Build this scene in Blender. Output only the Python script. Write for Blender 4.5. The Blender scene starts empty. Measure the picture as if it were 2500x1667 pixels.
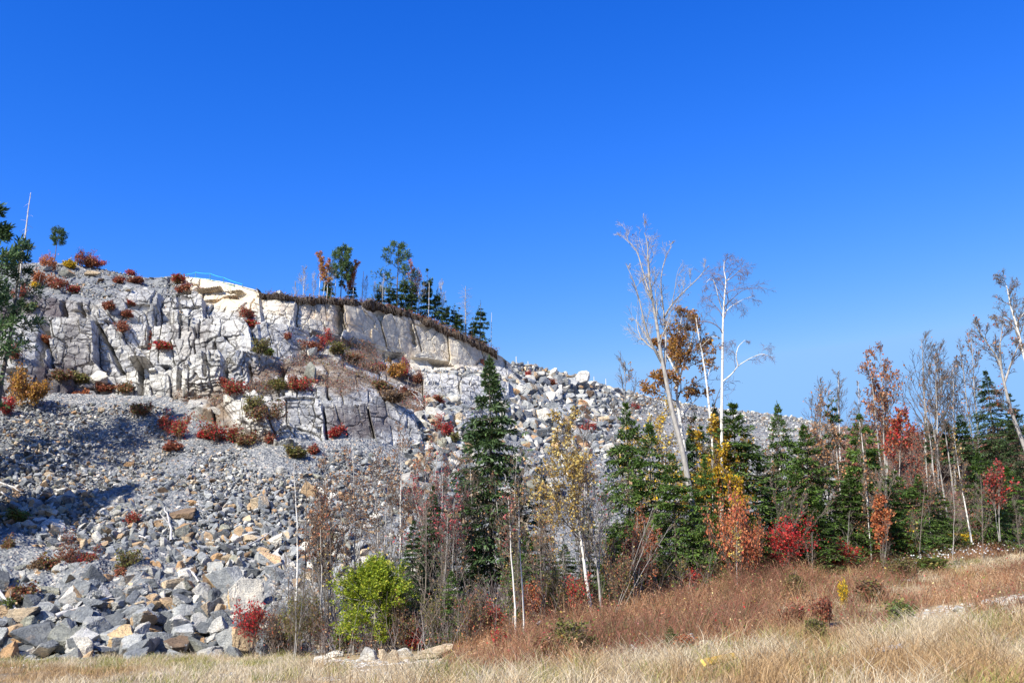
import bpy, math, random
import numpy as np
from mathutils import Vector, Matrix, Euler, Quaternion

S = bpy.context.scene
COL = S.collection
R = math.radians

# ------------------------------------------------------------------ camera
PITCH = R(15.5)
FPX = 2431.0                      # focal length in pixels of the 2500 px wide photograph
CAMZ = 2.2
cam_d = bpy.data.cameras.new("camera")
cam = bpy.data.objects.new("camera", cam_d)
COL.objects.link(cam)
cam_d.sensor_width = 36.0
cam_d.lens = 36.0 * FPX / 2500.0
cam_d.clip_start = 0.1
cam_d.clip_end = 6000
cam.location = (0, 0, CAMZ)
cam.rotation_euler = (R(90) + PITCH, 0, 0)
S.camera = cam

# ------------------------------------------------------------------ sky and sun
SUN_EL, SUN_AZ = R(38), R(-143)    # azimuth clockwise from +Y (the view direction): behind the camera, to the left
wd = bpy.data.worlds.new("World")
S.world = wd
wd.use_nodes = True
wt = wd.node_tree
wt.nodes.clear()
w_out = wt.nodes.new("ShaderNodeOutputWorld")
w_bg = wt.nodes.new("ShaderNodeBackground")
w_sky = wt.nodes.new("ShaderNodeTexSky")
w_sky.sky_type = 'NISHITA'
w_sky.sun_disc = False
w_sky.sun_elevation = SUN_EL
w_sky.sun_rotation = SUN_AZ
w_sky.altitude = 400
w_sky.air_density = 1.0
w_sky.dust_density = 0.3
w_sky.ozone_density = 2.5
# deepen the blue overhead and let it pale towards the ridge, as the photograph's film response does
w_n = wt.nodes.new("ShaderNodeVectorMath")
w_n.operation = 'SCALE'
w_n.inputs["Scale"].default_value = 0.2437
wt.links.new(w_sky.outputs[0], w_n.inputs[0])
w_sep = wt.nodes.new("ShaderNodeSeparateColor")
wt.links.new(w_n.outputs[0], w_sep.inputs[0])
w_cmb = wt.nodes.new("ShaderNodeCombineColor")
for _k, (_p, _m, _x) in enumerate(((3.2, 2.1, 0.30), (1.5, 0.69, 0.58), (1.0, 1.15, 1.05))):
    _a = wt.nodes.new("ShaderNodeMath")
    _a.operation = 'POWER'
    _a.inputs[1].default_value = _p
    _b = wt.nodes.new("ShaderNodeMath")
    _b.operation = 'MULTIPLY'
    _b.inputs[1].default_value = _m / 0.28
    wt.links.new(w_sep.outputs[_k], _a.inputs[0])
    wt.links.new(_a.outputs[0], _b.inputs[0])
    _c = wt.nodes.new("ShaderNodeMath")
    _c.operation = 'MINIMUM'
    _c.inputs[1].default_value = _x / 0.28
    wt.links.new(_b.outputs[0], _c.inputs[0])
    wt.links.new(_c.outputs[0], w_cmb.inputs[_k])
wt.links.new(w_cmb.outputs[0], w_bg.inputs[0])
w_bg.inputs[1].default_value = 0.15
wt.links.new(w_bg.outputs[0], w_out.inputs[0])

sun_d = bpy.data.lights.new("sun", 'SUN')
sun_d.energy = 5.0
sun_d.angle = R(0.5)
sun_d.color = (1.0, 0.955, 0.85)
sun = bpy.data.objects.new("sun", sun_d)
COL.objects.link(sun)
SUNV = Vector((math.sin(SUN_AZ) * math.cos(SUN_EL), math.cos(SUN_AZ) * math.cos(SUN_EL), math.sin(SUN_EL)))
sun.rotation_euler = SUNV.to_track_quat('Z', 'Y').to_euler()
sun.location = (-60, -60, 90)

S.view_settings.view_transform = 'Standard'
S.view_settings.look = 'None'
S.view_settings.exposure = 0.9
S.view_settings.gamma = 1.0

# ------------------------------------------------------------------ helpers: numbers
CP, SP = math.cos(PITCH), math.sin(PITCH)


def at(px, py, Y):
    """World point seen at photograph pixel (px, py) that stands Y metres in front of the camera."""
    a = (np.asarray(px, float) - 1250.0) / FPX
    b = (833.5 - np.asarray(py, float)) / FPX
    dy = CP - SP * b
    dz = SP + CP * b
    s = np.asarray(Y, float) / dy
    a, s, dz = np.broadcast_arrays(a, s, dz)
    return np.stack([a * s, np.broadcast_to(np.asarray(Y, float), s.shape), CAMZ + dz * s], -1)


def proj(P):
    P = np.asarray(P, float)
    x, y, z = P[..., 0], P[..., 1], P[..., 2] - CAMZ
    f = y * CP + z * SP
    u = -y * SP + z * CP
    f = np.maximum(f, 1e-3)
    return 1250.0 + FPX * x / f, 833.5 - FPX * u / f


def hsh(*k):
    h = np.zeros(np.broadcast(*[np.asarray(q) for q in k]).shape, np.uint64) + np.uint64(0x9E3779B97F4A7C15)
    with np.errstate(over='ignore'):
        for q in k:
            h = h ^ (np.asarray(q).astype(np.int64).astype(np.uint64) + np.uint64(0x7F4A7C15))
            h = h * np.uint64(0xBF58476D1CE4E5B9)
            h = h ^ (h >> np.uint64(29))
            h = h * np.uint64(0x94D049BB133111EB)
            h = h ^ (h >> np.uint64(32))
    return (h >> np.uint64(11)).astype(float) / float(1 << 53)


def vnoise(x, y, z, seed=0):
    x, y, z = [np.asarray(q, float) for q in (x, y, z)]
    xi, yi, zi = np.floor(x), np.floor(y), np.floor(z)
    fx, fy, fz = x - xi, y - yi, z - zi
    fx, fy, fz = [q * q * (3 - 2 * q) for q in (fx, fy, fz)]
    r = 0
    for dx in (0, 1):
        for dy in (0, 1):
            for dz in (0, 1):
                wgt = (fx if dx else 1 - fx) * (fy if dy else 1 - fy) * (fz if dz else 1 - fz)
                r = r + wgt * hsh(xi + dx, yi + dy, zi + dz, seed)
    return r


def fbm(x, y, z, seed=0, o=4):
    a, r, t = 1.0, 0, 0
    for i in range(o):
        k = 2.0 ** i
        r = r + a * vnoise(np.asarray(x) * k + 7.3 * i, np.asarray(y) * k, np.asarray(z) * k, seed + i)
        t += a
        a *= 0.5
    return r / t


def voro(a, b, seed=0, jit=0.8):
    """Cells of a jittered grid: id hash, distance to the border, centre."""
    ai, bi = np.floor(a), np.floor(b)
    d1 = np.full(a.shape, 9.0)
    d2 = np.full(a.shape, 9.0)
    ca = np.zeros(a.shape)
    cb = np.zeros(a.shape)
    ci = np.zeros(a.shape)
    for da in (-1, 0, 1):
        for db in (-1, 0, 1):
            ga, gb = ai + da, bi + db
            pa = ga + .5 + jit * (hsh(ga, gb, seed) - .5)
            pb = gb + .5 + jit * (hsh(ga, gb, seed + 1) - .5)
            u, v = np.abs(a - pa), np.abs(b - pb)
            d = np.maximum(u, v) * .75 + .25 * (u + v)
            m = d < d1
            d2 = np.where(m, d1, np.minimum(d2, d))
            d1 = np.where(m, d, d1)
            ca = np.where(m, pa, ca)
            cb = np.where(m, pb, cb)
            ci = np.where(m, hsh(ga, gb, seed + 2), ci)
    return ci, d2 - d1, ca, cb


def inpoly(px, py, poly):
    px, py = np.asarray(px, float), np.asarray(py, float)
    c = np.zeros(px.shape, bool)
    n = len(poly)
    for i in range(n):
        x0, y0 = poly[i]
        x1, y1 = poly[(i + 1) % n]
        m = ((y0 > py) != (y1 > py)) & (px < (x1 - x0) * (py - y0) / ((y1 - y0) or 1e-9) + x0)
        c ^= m
    return c


def norm(v):
    return v / np.maximum(np.linalg.norm(v, axis=-1, keepdims=True), 1e-9)


# ------------------------------------------------------------------ helpers: objects
def tag(o, label=None, cat=None, group=None, kind=None):
    if label: o["label"] = label
    if cat: o["category"] = cat
    if group: o["group"] = group
    if kind: o["kind"] = kind
    return o


def mesh_data(name, V, F, mat, tint=None, attrs=None, smooth=False):
    V = np.ascontiguousarray(V, np.float32).reshape(-1, 3)
    F = np.ascontiguousarray(F, np.int32)
    k = F.shape[1]
    me = bpy.data.meshes.new(name)
    me.vertices.add(len(V))
    me.vertices.foreach_set("co", V.ravel())
    me.loops.add(F.size)
    me.loops.foreach_set("vertex_index", F.ravel())
    me.polygons.add(len(F))
    me.polygons.foreach_set("loop_start", np.arange(0, F.size, k, dtype=np.int32))
    if smooth:
        me.polygons.foreach_set("use_smooth", np.ones(len(F), bool))
    else:
        me.polygons.foreach_set("use_smooth", np.zeros(len(F), bool))
    me.update(calc_edges=True)
    if tint is not None:
        a = me.attributes.new("tint", 'FLOAT_COLOR', 'FACE')
        c = np.ones((len(F), 4), np.float32)
        c[:, :3] = tint
        a.data.foreach_set("color", c.ravel())
    for nm, arr in (attrs or {}).items():
        a = me.attributes.new(nm, 'FLOAT', 'POINT')
        a.data.foreach_set("value", np.ascontiguousarray(arr, np.float32).ravel())
    if mat is not None:
        me.materials.append(mat)
    return me


def link(name, me, parent=None, loc=None):
    o = bpy.data.objects.new(name, me)
    COL.objects.link(o)
    if parent is not None: o.parent = parent
    if loc is not None: o.location = loc
    return o


def empty(name, loc):
    o = bpy.data.objects.new(name, None)
    o.empty_display_size = 0.2
    COL.objects.link(o)
    o.location = loc
    return o


def tubes(P, Rr, n=4):
    """P (M,K,3) centre lines, Rr (M,K) radii -> verts, quads."""
    M, K = Rr.shape
    T = norm(np.gradient(P, axis=1))
    t0 = T[:, 0:1, :]
    ref = np.where(np.abs(t0[..., 2:3]) > .8, np.array([1., 0, 0]), np.array([0., 0, 1.]))
    U = norm(np.cross(T, np.broadcast_to(ref, T.shape)))
    W = np.cross(T, U)
    an = np.arange(n) * 2 * np.pi / n
    V = P[:, :, None, :] + Rr[:, :, None, None] * (np.cos(an)[:, None] * U[:, :, None, :] + np.sin(an)[:, None] * W[:, :, None, :])
    idx = np.arange(M * K * n).reshape(M, K, n)
    nx = np.roll(idx, -1, axis=2)
    F = np.stack([idx[:, :-1], nx[:, :-1], nx[:, 1:], idx[:, 1:]], -1).reshape(-1, 4)
    return V.reshape(-1, 3), F


def cards(P, D, L, W, rng, flat=None):
    """Diamond-shaped leaves / needle tufts: root P, direction D, length L, width W."""
    N = len(P)
    D = norm(D)
    s = rng.normal(size=(N, 3))
    if flat is not None:
        s = np.cross(D, np.array([0, 0, 1.0]) + flat * s)
    else:
        s = np.cross(D, s)
    s = norm(s)
    L = np.broadcast_to(L, (N,))[:, None]
    W = np.broadcast_to(W, (N,))[:, None]
    V = np.stack([P, P + D * L * .55 + s * W * .5, P + D * L, P + D * L * .55 - s * W * .5], 1)
    F = np.arange(N * 4).reshape(N, 4)
    return V.reshape(-1, 3), F


def merge(*vf):
    Vs, Fs, o = [], [], 0
    for V, F in vf:
        Vs.append(V)
        Fs.append(F + o)
        o += len(V)
    return np.concatenate(Vs), np.concatenate(Fs)


def grow(P, Rr, nper, t0, t1, length, ang, up, K, wig, rng, rr=.6, tip=.3, rmin=.006, gravity=0.0):
    """Child branches on the centre lines P; length(t, parent_len) -> child length."""
    M, KP = Rr.shape
    plen = np.linalg.norm(np.diff(P, axis=1), axis=2).sum(1)
    idx = np.repeat(np.arange(M), nper)
    N = len(idx)
    st = np.tile((np.arange(nper) + .5) / nper, M)
    t = np.clip(t0 + (t1 - t0) * (st + rng.uniform(-.5, .5, N) / nper), 0, .999)
    f = t * (KP - 1)
    i = np.minimum(f.astype(int), KP - 2)
    w = (f - i)[:, None]
    p = P[idx, i] * (1 - w) + P[idx, i + 1] * w
    r = Rr[idx, i] * (1 - w[:, 0]) + Rr[idx, i + 1] * w[:, 0]
    T = norm(P[idx, i + 1] - P[idx, i])
    q = norm(np.cross(T, rng.normal(size=(N, 3))))
    a = ang * rng.uniform(.7, 1.3, N)[:, None]
    d = norm(np.cos(a) * T + np.sin(a) * q)
    L = length(t, plen[idx]) * rng.uniform(.65, 1.2, N)
    pts = [p]
    for k in range(1, K):
        d = norm(d + np.array([0, 0, up / K - gravity * k / K]) + wig * rng.normal(size=(N, 3)))
        pts.append(pts[-1] + d * (L / (K - 1))[:, None])
    C = np.stack(pts, 1)
    r0 = np.maximum(r * rr, rmin * 1.3)
    RR = np.maximum(r0[:, None] * np.linspace(1, tip, K)[None], rmin)
    return C, RR


# ------------------------------------------------------------------ helpers: materials
def new_mat(name):
    m = bpy.data.materials.new(name)
    m.use_nodes = True
    nt = m.node_tree
    nt.nodes.clear()
    out = nt.nodes.new("ShaderNodeOutputMaterial")
    return m, nt, out


def nd(nt, typ, **kw):
    n = nt.nodes.new(typ)
    for k, v in kw.items():
        if k.startswith("i_"):
            n.inputs[k[2:].replace("_", " ")].default_value = v
        else:
            setattr(n, k, v)
    return n


def ramp(nt, fac, stops):
    r = nt.nodes.new("ShaderNodeValToRGB")
    el = r.color_ramp.elements
    while len(el) > len(stops): el.remove(el[-1])
    while len(el) < len(stops): el.new(.5)
    for e, (p, c) in zip(el, stops):
        e.position = p
        e.color = (*c, 1) if len(c) == 3 else c
    nt.links.new(fac, r.inputs[0])
    return r.outputs[0]


def mixc(nt, fac, a, b, mode='MIX'):
    m = nt.nodes.new("ShaderNodeMix")
    m.data_type = 'RGBA'
    m.blend_type = mode
    for s, v in ((m.inputs[0], fac), (m.inputs[6], a), (m.inputs[7], b)):
        if hasattr(v, "is_output"):
            nt.links.new(v, s)
        elif isinstance(v, (int, float)):
            s.default_value = v
        else:
            s.default_value = (*v, 1)
    return m.outputs[2]


def noise(nt, vec, scale, detail=4, rough=.6, dist=0.0):
    n = nd(nt, "ShaderNodeTexNoise", i_Scale=scale, i_Detail=detail, i_Roughness=rough, i_Distortion=dist)
    if vec is not None: nt.links.new(vec, n.inputs["Vector"])
    return n.outputs["Fac"]


def coords(nt, kind="Object", scale=None):
    tc = nt.nodes.new("ShaderNodeTexCoord")
    v = tc.outputs[kind]
    if scale:
        mp = nt.nodes.new("ShaderNodeMapping")
        mp.inputs["Scale"].default_value = scale
        nt.links.new(v, mp.inputs["Vector"])
        v = mp.outputs[0]
    return v


def geo_pos(nt, scale=None):
    g = nt.nodes.new("ShaderNodeNewGeometry")
    v = g.outputs["Position"]
    if scale:
        mp = nt.nodes.new("ShaderNodeMapping")
        mp.inputs["Scale"].default_value = scale
        nt.links.new(v, mp.inputs["Vector"])
        v = mp.outputs[0]
    return v


def attr(nt, name, out="Fac"):
    a = nt.nodes.new("ShaderNodeAttribute")
    a.attribute_name = name
    return a.outputs[out]


def surface(nt, out, color, rough=.9, bump=None, strength=.5, dist=.1, spec=.25):
    b = nt.nodes.new("ShaderNodeBsdfPrincipled")
    b.inputs["Roughness"].default_value = rough
    b.inputs["Specular IOR Level"].default_value = spec
    if hasattr(color, "is_output"): nt.links.new(color, b.inputs["Base Color"])
    else: b.inputs["Base Color"].default_value = (*color, 1)
    if bump is not None:
        bp = nt.nodes.new("ShaderNodeBump")
        bp.inputs["Strength"].default_value = strength
        bp.inputs["Distance"].default_value = dist
        nt.links.new(bump, bp.inputs["Height"])
        nt.links.new(bp.outputs[0], b.inputs["Normal"])
    nt.links.new(b.outputs[0], out.inputs[0])
    return b


def mat_rock(name, sc=1.0):
    """Broken stone: every facet carries its own tint (fresh grey break, rusty old joint face, pale quartz)."""
    m, nt, out = new_mat(name)
    p = coords(nt, "Object")
    t = attr(nt, "tint", "Color")
    n1 = noise(nt, p, 2.2 * sc, 6, .65)
    n2 = noise(nt, p, 14 * sc, 5, .7)
    c = mixc(nt, 1.0, t, ramp(nt, n1, [(.28, (.52, .54, .58)), (.5, (1, 1, 1)), (.72, (1.4, 1.34, 1.24))]), 'MULTIPLY')
    c = mixc(nt, 1.0, c, ramp(nt, n2, [(.28, (.58, .58, .58)), (.5, (1, 1, 1)), (.75, (1.4, 1.4, 1.36))]), 'MULTIPLY')
    rust = noise(nt, p, 1.1 * sc, 4, .6, .6)
    c = mixc(nt, ramp(nt, rust, [(.58, (0, 0, 0)), (.72, (.45, .45, .45))]), c, (.42, .26, .13))
    h = mixc(nt, .5, n1, n2)
    ve = nd(nt, "ShaderNodeTexVoronoi", feature='DISTANCE_TO_EDGE', i_Scale=1.5 * sc)
    mp = nt.nodes.new("ShaderNodeMapping")
    mp.inputs["Scale"].default_value = (.6, 1, 1.7)
    mp.inputs["Rotation"].default_value = (.4, .5, .2)
    nt.links.new(p, mp.inputs["Vector"])
    nt.links.new(mp.outputs[0], ve.inputs["Vector"])
    crk = ramp(nt, ve.outputs["Distance"], [(0, (0, 0, 0)), (.03, (1, 1, 1))])
    c = mixc(nt, 1.0, c, mixc(nt, .10, (1, 1, 1), crk), 'MULTIPLY')
    h = mixc(nt, .07, h, crk)
    surface(nt, out, c, .88, h, 1.0, .22 / sc)
    return m


def mat_leaf(name, trans=.35, var=.25):
    m, nt, out = new_mat(name)
    t = attr(nt, "tint", "Color")
    oi = nt.nodes.new("ShaderNodeObjectInfo")
    hs = nt.nodes.new("ShaderNodeHueSaturation")
    mr = nd(nt, "ShaderNodeMapRange")
    mr.inputs[3].default_value = 1 - var
    mr.inputs[4].default_value = 1 + var
    nt.links.new(oi.outputs["Random"], mr.inputs[0])
    nt.links.new(mr.outputs[0], hs.inputs["Value"])
    nt.links.new(t, hs.inputs["Color"])
    b = nt.nodes.new("ShaderNodeBsdfPrincipled")
    b.inputs["Roughness"].default_value = .6
    b.inputs["Specular IOR Level"].default_value = .3
    nt.links.new(hs.outputs[0], b.inputs["Base Color"])
    tr = nt.nodes.new("ShaderNodeBsdfTranslucent")
    nt.links.new(hs.outputs[0], tr.inputs[0])
    mx = nt.nodes.new("ShaderNodeMixShader")
    mx.inputs[0].default_value = trans
    nt.links.new(b.outputs[0], mx.inputs[1])
    nt.links.new(tr.outputs[0], mx.inputs[2])
    nt.links.new(mx.outputs[0], out.inputs[0])
    return m


def mat_bark(name, c0, c1, marks=None):
    m, nt, out = new_mat(name)
    p = coords(nt, "Object", (6, 6, 1.5))
    n = noise(nt, p, 2.0, 5, .65)
    c = ramp(nt, n, [(.35, c0), (.65, c1)])
    if marks:
        q = coords(nt, "Object", (2.2, 2.2, 9))
        k = noise(nt, q, 1.0, 3, .6)
        c = mixc(nt, ramp(nt, k, [(.6, (0, 0, 0)), (.68, (1, 1, 1))]), c, marks)
    surface(nt, out, c, .85, n, .5, .03)
    return m


M_ROCK = mat_rock("broken_rock")
M_RUBBLE = mat_rock("rubble_rock", 1.6)
M_NEEDLE = mat_leaf("needles", .18, .18)
M_LEAF = mat_leaf("leaves", .4, .15)
M_GRASS = mat_leaf("dry_grass", .3, .0)
M_BIRCH = mat_bark("birch_bark", (.50, .475, .44), (.68, .655, .61), (.10, .085, .075))
M_GREYBARK = mat_bark("grey_bark", (.20, .185, .17), (.38, .355, .33))
M_DARKBARK = mat_bark("dark_bark", (.07, .055, .045), (.17, .14, .115))
M_TWIG = mat_bark("twig_bark", (.095, .075, .062), (.21, .175, .145))
M_PALETWIG = mat_bark("pale_twig_bark", (.24, .22, .205), (.42, .39, .36))
M_DEADWOOD = mat_bark("weathered_wood", (.33, .30, .28), (.60, .57, .54))
# ================================================================== the land
# Columns of the hill, left to right: (py, Y) of toe, talus middle, talus top, lower cliff top, ledge back, skyline
HC = {
    -900: [(1610, 40), (1300, 47), (985, 60), (900, 64), (850, 67), (640, 78)],
    -300: [(1610, 40), (1300, 47), (985, 60), (880, 63), (790, 67), (640, 78)],
    0:    [(1605, 40), (1300, 48), (975, 62), (865, 65.5), (745, 70), (645, 80)],
    250:  [(1600, 40), (1290, 50), (955, 66), (850, 69), (735, 73), (655, 84)],
    450:  [(1600, 40), (1280, 50.5), (985, 65), (860, 70), (760, 74), (678, 83)],
    650:  [(1600, 41), (1290, 51), (1080, 60), (985, 63.5), (930, 67), (718, 78)],
    850:  [(1590, 42), (1320, 52), (1090, 62), (960, 66.5), (835, 81), (738, 83)],
    1000: [(1570, 43), (1330, 53), (1080, 66), (1000, 70), (892, 88.3), (762, 90)],
    1150: [(1560, 44), (1330, 55), (1080, 70), (985, 76), (896, 91.4), (832, 92.5)],
    1250: [(1550, 45), (1330, 57), (1100, 72), (1000, 81), (908, 97.2), (886, 98)],
    1400: [(1510, 47), (1330, 59), (1130, 75), (1040, 87), (970, 101), (922, 106)],
    1600: [(1440, 50), (1330, 61), (1180, 78), (1090, 95), (1020, 112), (975, 124)],
    1900: [(1395, 56), (1320, 66), (1200, 86), (1110, 104), (1055, 122), (1012, 138)],
    2100: [(1360, 58), (1290, 65), (1200, 77), (1140, 91), (1100, 106), (1055, 124)],
    2300: [(1300, 64), (1260, 68), (1210, 73), (1165, 79), (1130, 86), (1095, 95)],
    2500: [(1285, 65), (1250, 68), (1210, 71), (1165, 75), (1125, 80), (1085, 86)],
    3100: [(1285, 65), (1250, 68), (1210, 71), (1165, 75), (1125, 80), (1085, 86)],
    3700: [(1285, 65), (1250, 68), (1210, 71), (1165, 75), (1125, 80), (1085, 86)],
}
SKYLINE = [(-900, 640), (0, 645), (130, 640), (200, 650), (240, 655), (300, 668), (360, 680), (440, 676), (500, 680),
           (560, 690), (610, 703), (632, 708), (640, 726), (720, 732), (800, 738), (900, 743), (960, 758), (1050, 788), (1150, 832),
           (1200, 858), (1225, 870), (1246, 888), (1300, 895), (1380, 915), (1450, 943), (1530, 958), (1600, 974), (1700, 991),
           (1800, 1003), (1900, 1012), (2000, 1030), (2070, 1045), (2130, 1065), (2200, 1080), (2300, 1095), (2500, 1085), (3700, 1085)]
HX = np.array(sorted(HC), float)
HPY = np.array([[q[0] for q in HC[int(x)]] for x in HX], float)
HY = np.array([[q[1] for q in HC[int(x)]] for x in HX], float)


def hill_base(px, v):
    """px (N,), v (N,) in 0..5 -> world points of the smooth hill; v > 5 runs on over the plateau behind the skyline."""
    px = np.asarray(px, float)
    v = np.asarray(v, float)
    rows = []
    for k in range(6):
        # smooth between columns
        pyk = sum(np.interp(px + o, HX, HPY[:, k]) for o in (-50, -25, 0, 25, 50)) / 5
        Yk = sum(np.interp(px + o, HX, HY[:, k]) for o in (-60, -30, 0, 30, 60)) / 5
        if k == 5:
            sx, sy = zip(*SKYLINE)
            pyk = np.interp(px, sx, sy)
        if k == 0:
            wv = fbm(px / 70, 0 * px, 0 * px, 21, 3) - .5
            pyk = pyk + 34 * wv
            Yk = Yk - 5 * wv
        rows.append(at(px, pyk, Yk))
    top = rows[-1]
    back = top + np.array([0, 70, -3.0])
    front = rows[0] + np.array([0, -2.5, -2.2])
    rows = np.stack(rows + [back], 0)
    vc = np.clip(v, 0, 5.999)
    i = vc.astype(int)
    w = (vc - i)[:, None]
    n = np.arange(len(px))
    P = rows[i, n] * (1 - w) + rows[i + 1, n] * w
    neg = np.clip(-v, 0, 1)[:, None]
    return P * (1 - neg) + front * neg


_vs = np.linspace(0, 5, 201)


def hill_at(px, py):
    """point of the smooth hill seen at one pixel, and its v"""
    P = hill_base(np.full(201, float(px)), _vs)
    qx, qy = proj(P)
    k = np.argsort(qy)
    v = np.interp(py, qy[k], _vs[k])
    return hill_base(np.array([float(px)]), np.array([v]))[0], v


# ---- the ground in front of the hill: a smooth sheet through surveyed points
GP = [(-200, 1667, 24), (0, 1667, 24), (600, 1667, 24), (1250, 1667, 22.5), (1900, 1667, 20), (2500, 1667, 18), (2800, 1667, 17.5),
      (0, 1612, 39), (300, 1612, 38), (600, 1606, 39), (900, 1606, 36), (1100, 1605, 34), (1440, 1502, 37), (1250, 1560, 36),
      (1700, 1590, 28), (1700, 1440, 42), (1850, 1405, 47), (2000, 1525, 33), (2120, 1395, 46), (2250, 1482, 34), (2500, 1462, 31),
      (2240, 1410, 42), (2500, 1390, 45), (2500, 1312, 57), (2200, 1345, 54), (2100, 1378, 49), (1600, 1490, 42), (2800, 1450, 30), (2800, 1300, 56),
      (1000, 1570, 42), (760, 1590, 41)]
gp = [tuple(at(*q)) for q in GP]
gp += [(x, y, .55) for x in (-60, -25, 0, 25, 60) for y in (-40, 0)] + [(-60, 40, .8), (-90, 70, 0), (90, 20, 4.0), (100, 60, 7.5)]
for x in (-300, 0, 250, 650, 1000, 1250, 1600, 1900, 2100, 2300, 2500, 2900):
    q = hill_base(np.array([float(x)]), np.array([0.0]))[0]
    gp.append(tuple(q))
    gp.append((q[0] * 1.25, q[1] + 14, q[2] - .6))
gp = np.array(gp)
_A = np.sqrt(((gp[:, None, :2] - gp[None, :, :2]) ** 2).sum(-1) + 4.0) + np.eye(len(gp)) * -.6
_mean = gp[:, 2].mean()
_W = np.linalg.solve(_A, gp[:, 2] - _mean)


def ground_z(x, y):
    x, y = np.asarray(x, float), np.asarray(y, float)
    sh = x.shape
    x, y = x.ravel(), y.ravel()
    z = np.zeros(len(x))
    for i in range(0, len(x), 200000):
        d = np.sqrt((x[i:i + 200000, None] - gp[None, :, 0]) ** 2 + (y[i:i + 200000, None] - gp[None, :, 1]) ** 2 + 4.0)
        z[i:i + 200000] = d @ _W + _mean
    far = np.clip((np.hypot(x, y - 20) - 75) / 60, 0, 1)
    z = z * (1 - far) + (-1.0) * far
    z = z + .12 * (fbm(x * .35, y * .35, 0 * x, 5, 3) - .5) * (1 - far)
    return z.reshape(sh)


def on_ground(px, py, lo=14.0, hi=75.0):
    """first point of the ground seen at a pixel (arrays)"""
    px, py = np.atleast_1d(np.asarray(px, float)), np.atleast_1d(np.asarray(py, float))
    best = np.full(px.shape, hi)
    done = np.zeros(px.shape, bool)
    Ys = np.linspace(lo, hi, 90)
    prev = None
    for Y in Ys:
        P = at(px, py, Y)
        d = P[:, 2] - ground_z(P[:, 0], P[:, 1])
        if prev is not None:
            hit = (~done) & (d <= 0)
            f = np.where(hit, prev / np.maximum(prev - d, 1e-6), 0)
            best = np.where(hit, Y - (1 - f) * (Ys[1] - Ys[0]), best)
            done |= hit
        prev = d
    P = at(px, py, best)
    P[:, 2] = ground_z(P[:, 0], P[:, 1])
    return P, done


def build_ground():
    xs = np.unique(np.concatenate([np.linspace(-60, 60, 241), np.sign(np.linspace(-1, 1, 61)) * (60 + 1500 * np.abs(np.linspace(-1, 1, 61)) ** 2)]))
    ys = np.unique(np.concatenate([np.linspace(-20, 85, 211), 85 + 2400 * np.linspace(0, 1, 30) ** 2, -20 - 600 * np.linspace(0, 1, 20) ** 2]))
    X, Y = np.meshgrid(xs, ys, indexing='ij')
    Z = ground_z(X, Y)
    V = np.stack([X, Y, Z], -1).reshape(-1, 3)
    idx = np.arange(len(xs) * len(ys)).reshape(len(xs), len(ys))
    F = np.stack([idx[:-1, :-1], idx[1:, :-1], idx[1:, 1:], idx[:-1, 1:]], -1).reshape(-1, 4)
    m, nt, out = new_mat("soil_and_straw")
    p = geo_pos(nt)
    a = noise(nt, p, .35, 5, .6)
    b = noise(nt, p, 6, 6, .7)
    c = ramp(nt, a, [(.3, (.16, .12, .075)), (.5, (.30, .22, .13)), (.7, (.42, .32, .19))])
    c = mixc(nt, 1.0, c, ramp(nt, b, [(.3, (.55, .55, .55)), (.5, (1, 1, 1)), (.75, (1.35, 1.3, 1.25))]), 'MULTIPLY')
    surface(nt, out, c, .95, b, .7, .08)
    o = link("ground", mesh_data("ground", V, F, m, smooth=True))
    tag(o, "dry straw-coloured meadow floor rising to the right", "ground", kind="structure")


build_ground()


def mat_hill():
    m, nt, out = new_mat("fine_gravel_slope")
    p = geo_pos(nt)
    a = noise(nt, p, .25, 5, .6)
    vo = nd(nt, "ShaderNodeTexVoronoi", i_Scale=7.0)
    nt.links.new(p, vo.inputs["Vector"])
    vo2 = nd(nt, "ShaderNodeTexVoronoi", i_Scale=2.6)
    nt.links.new(p, vo2.inputs["Vector"])
    c = ramp(nt, a, [(.3, (.125, .13, .138)), (.5, (.19, .195, .20)), (.7, (.25, .245, .235))])
    sp = nt.nodes.new("ShaderNodeSeparateColor")
    nt.links.new(vo.outputs["Color"], sp.inputs[0])
    c = mixc(nt, 1.0, c, ramp(nt, sp.outputs[0], [(.0, (.55, .57, .6)), (.6, (1.1, 1.1, 1.1)), (.9, (1.7, 1.6, 1.45)), (1, (1.9, 1.4, 1.0))]), 'MULTIPLY')
    br = attr(nt, "brush")
    n = noise(nt, p, 1.4, 5, .65)
    c = mixc(nt, br, c, ramp(nt, n, [(.3, (.13, .08, .05)), (.5, (.24, .15, .09)), (.7, (.30, .24, .17))]))
    h = mixc(nt, .5, vo.outputs["Distance"], vo2.outputs["Distance"])
    surface(nt, out, c, .95, h, .9, .25)
    return m


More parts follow.
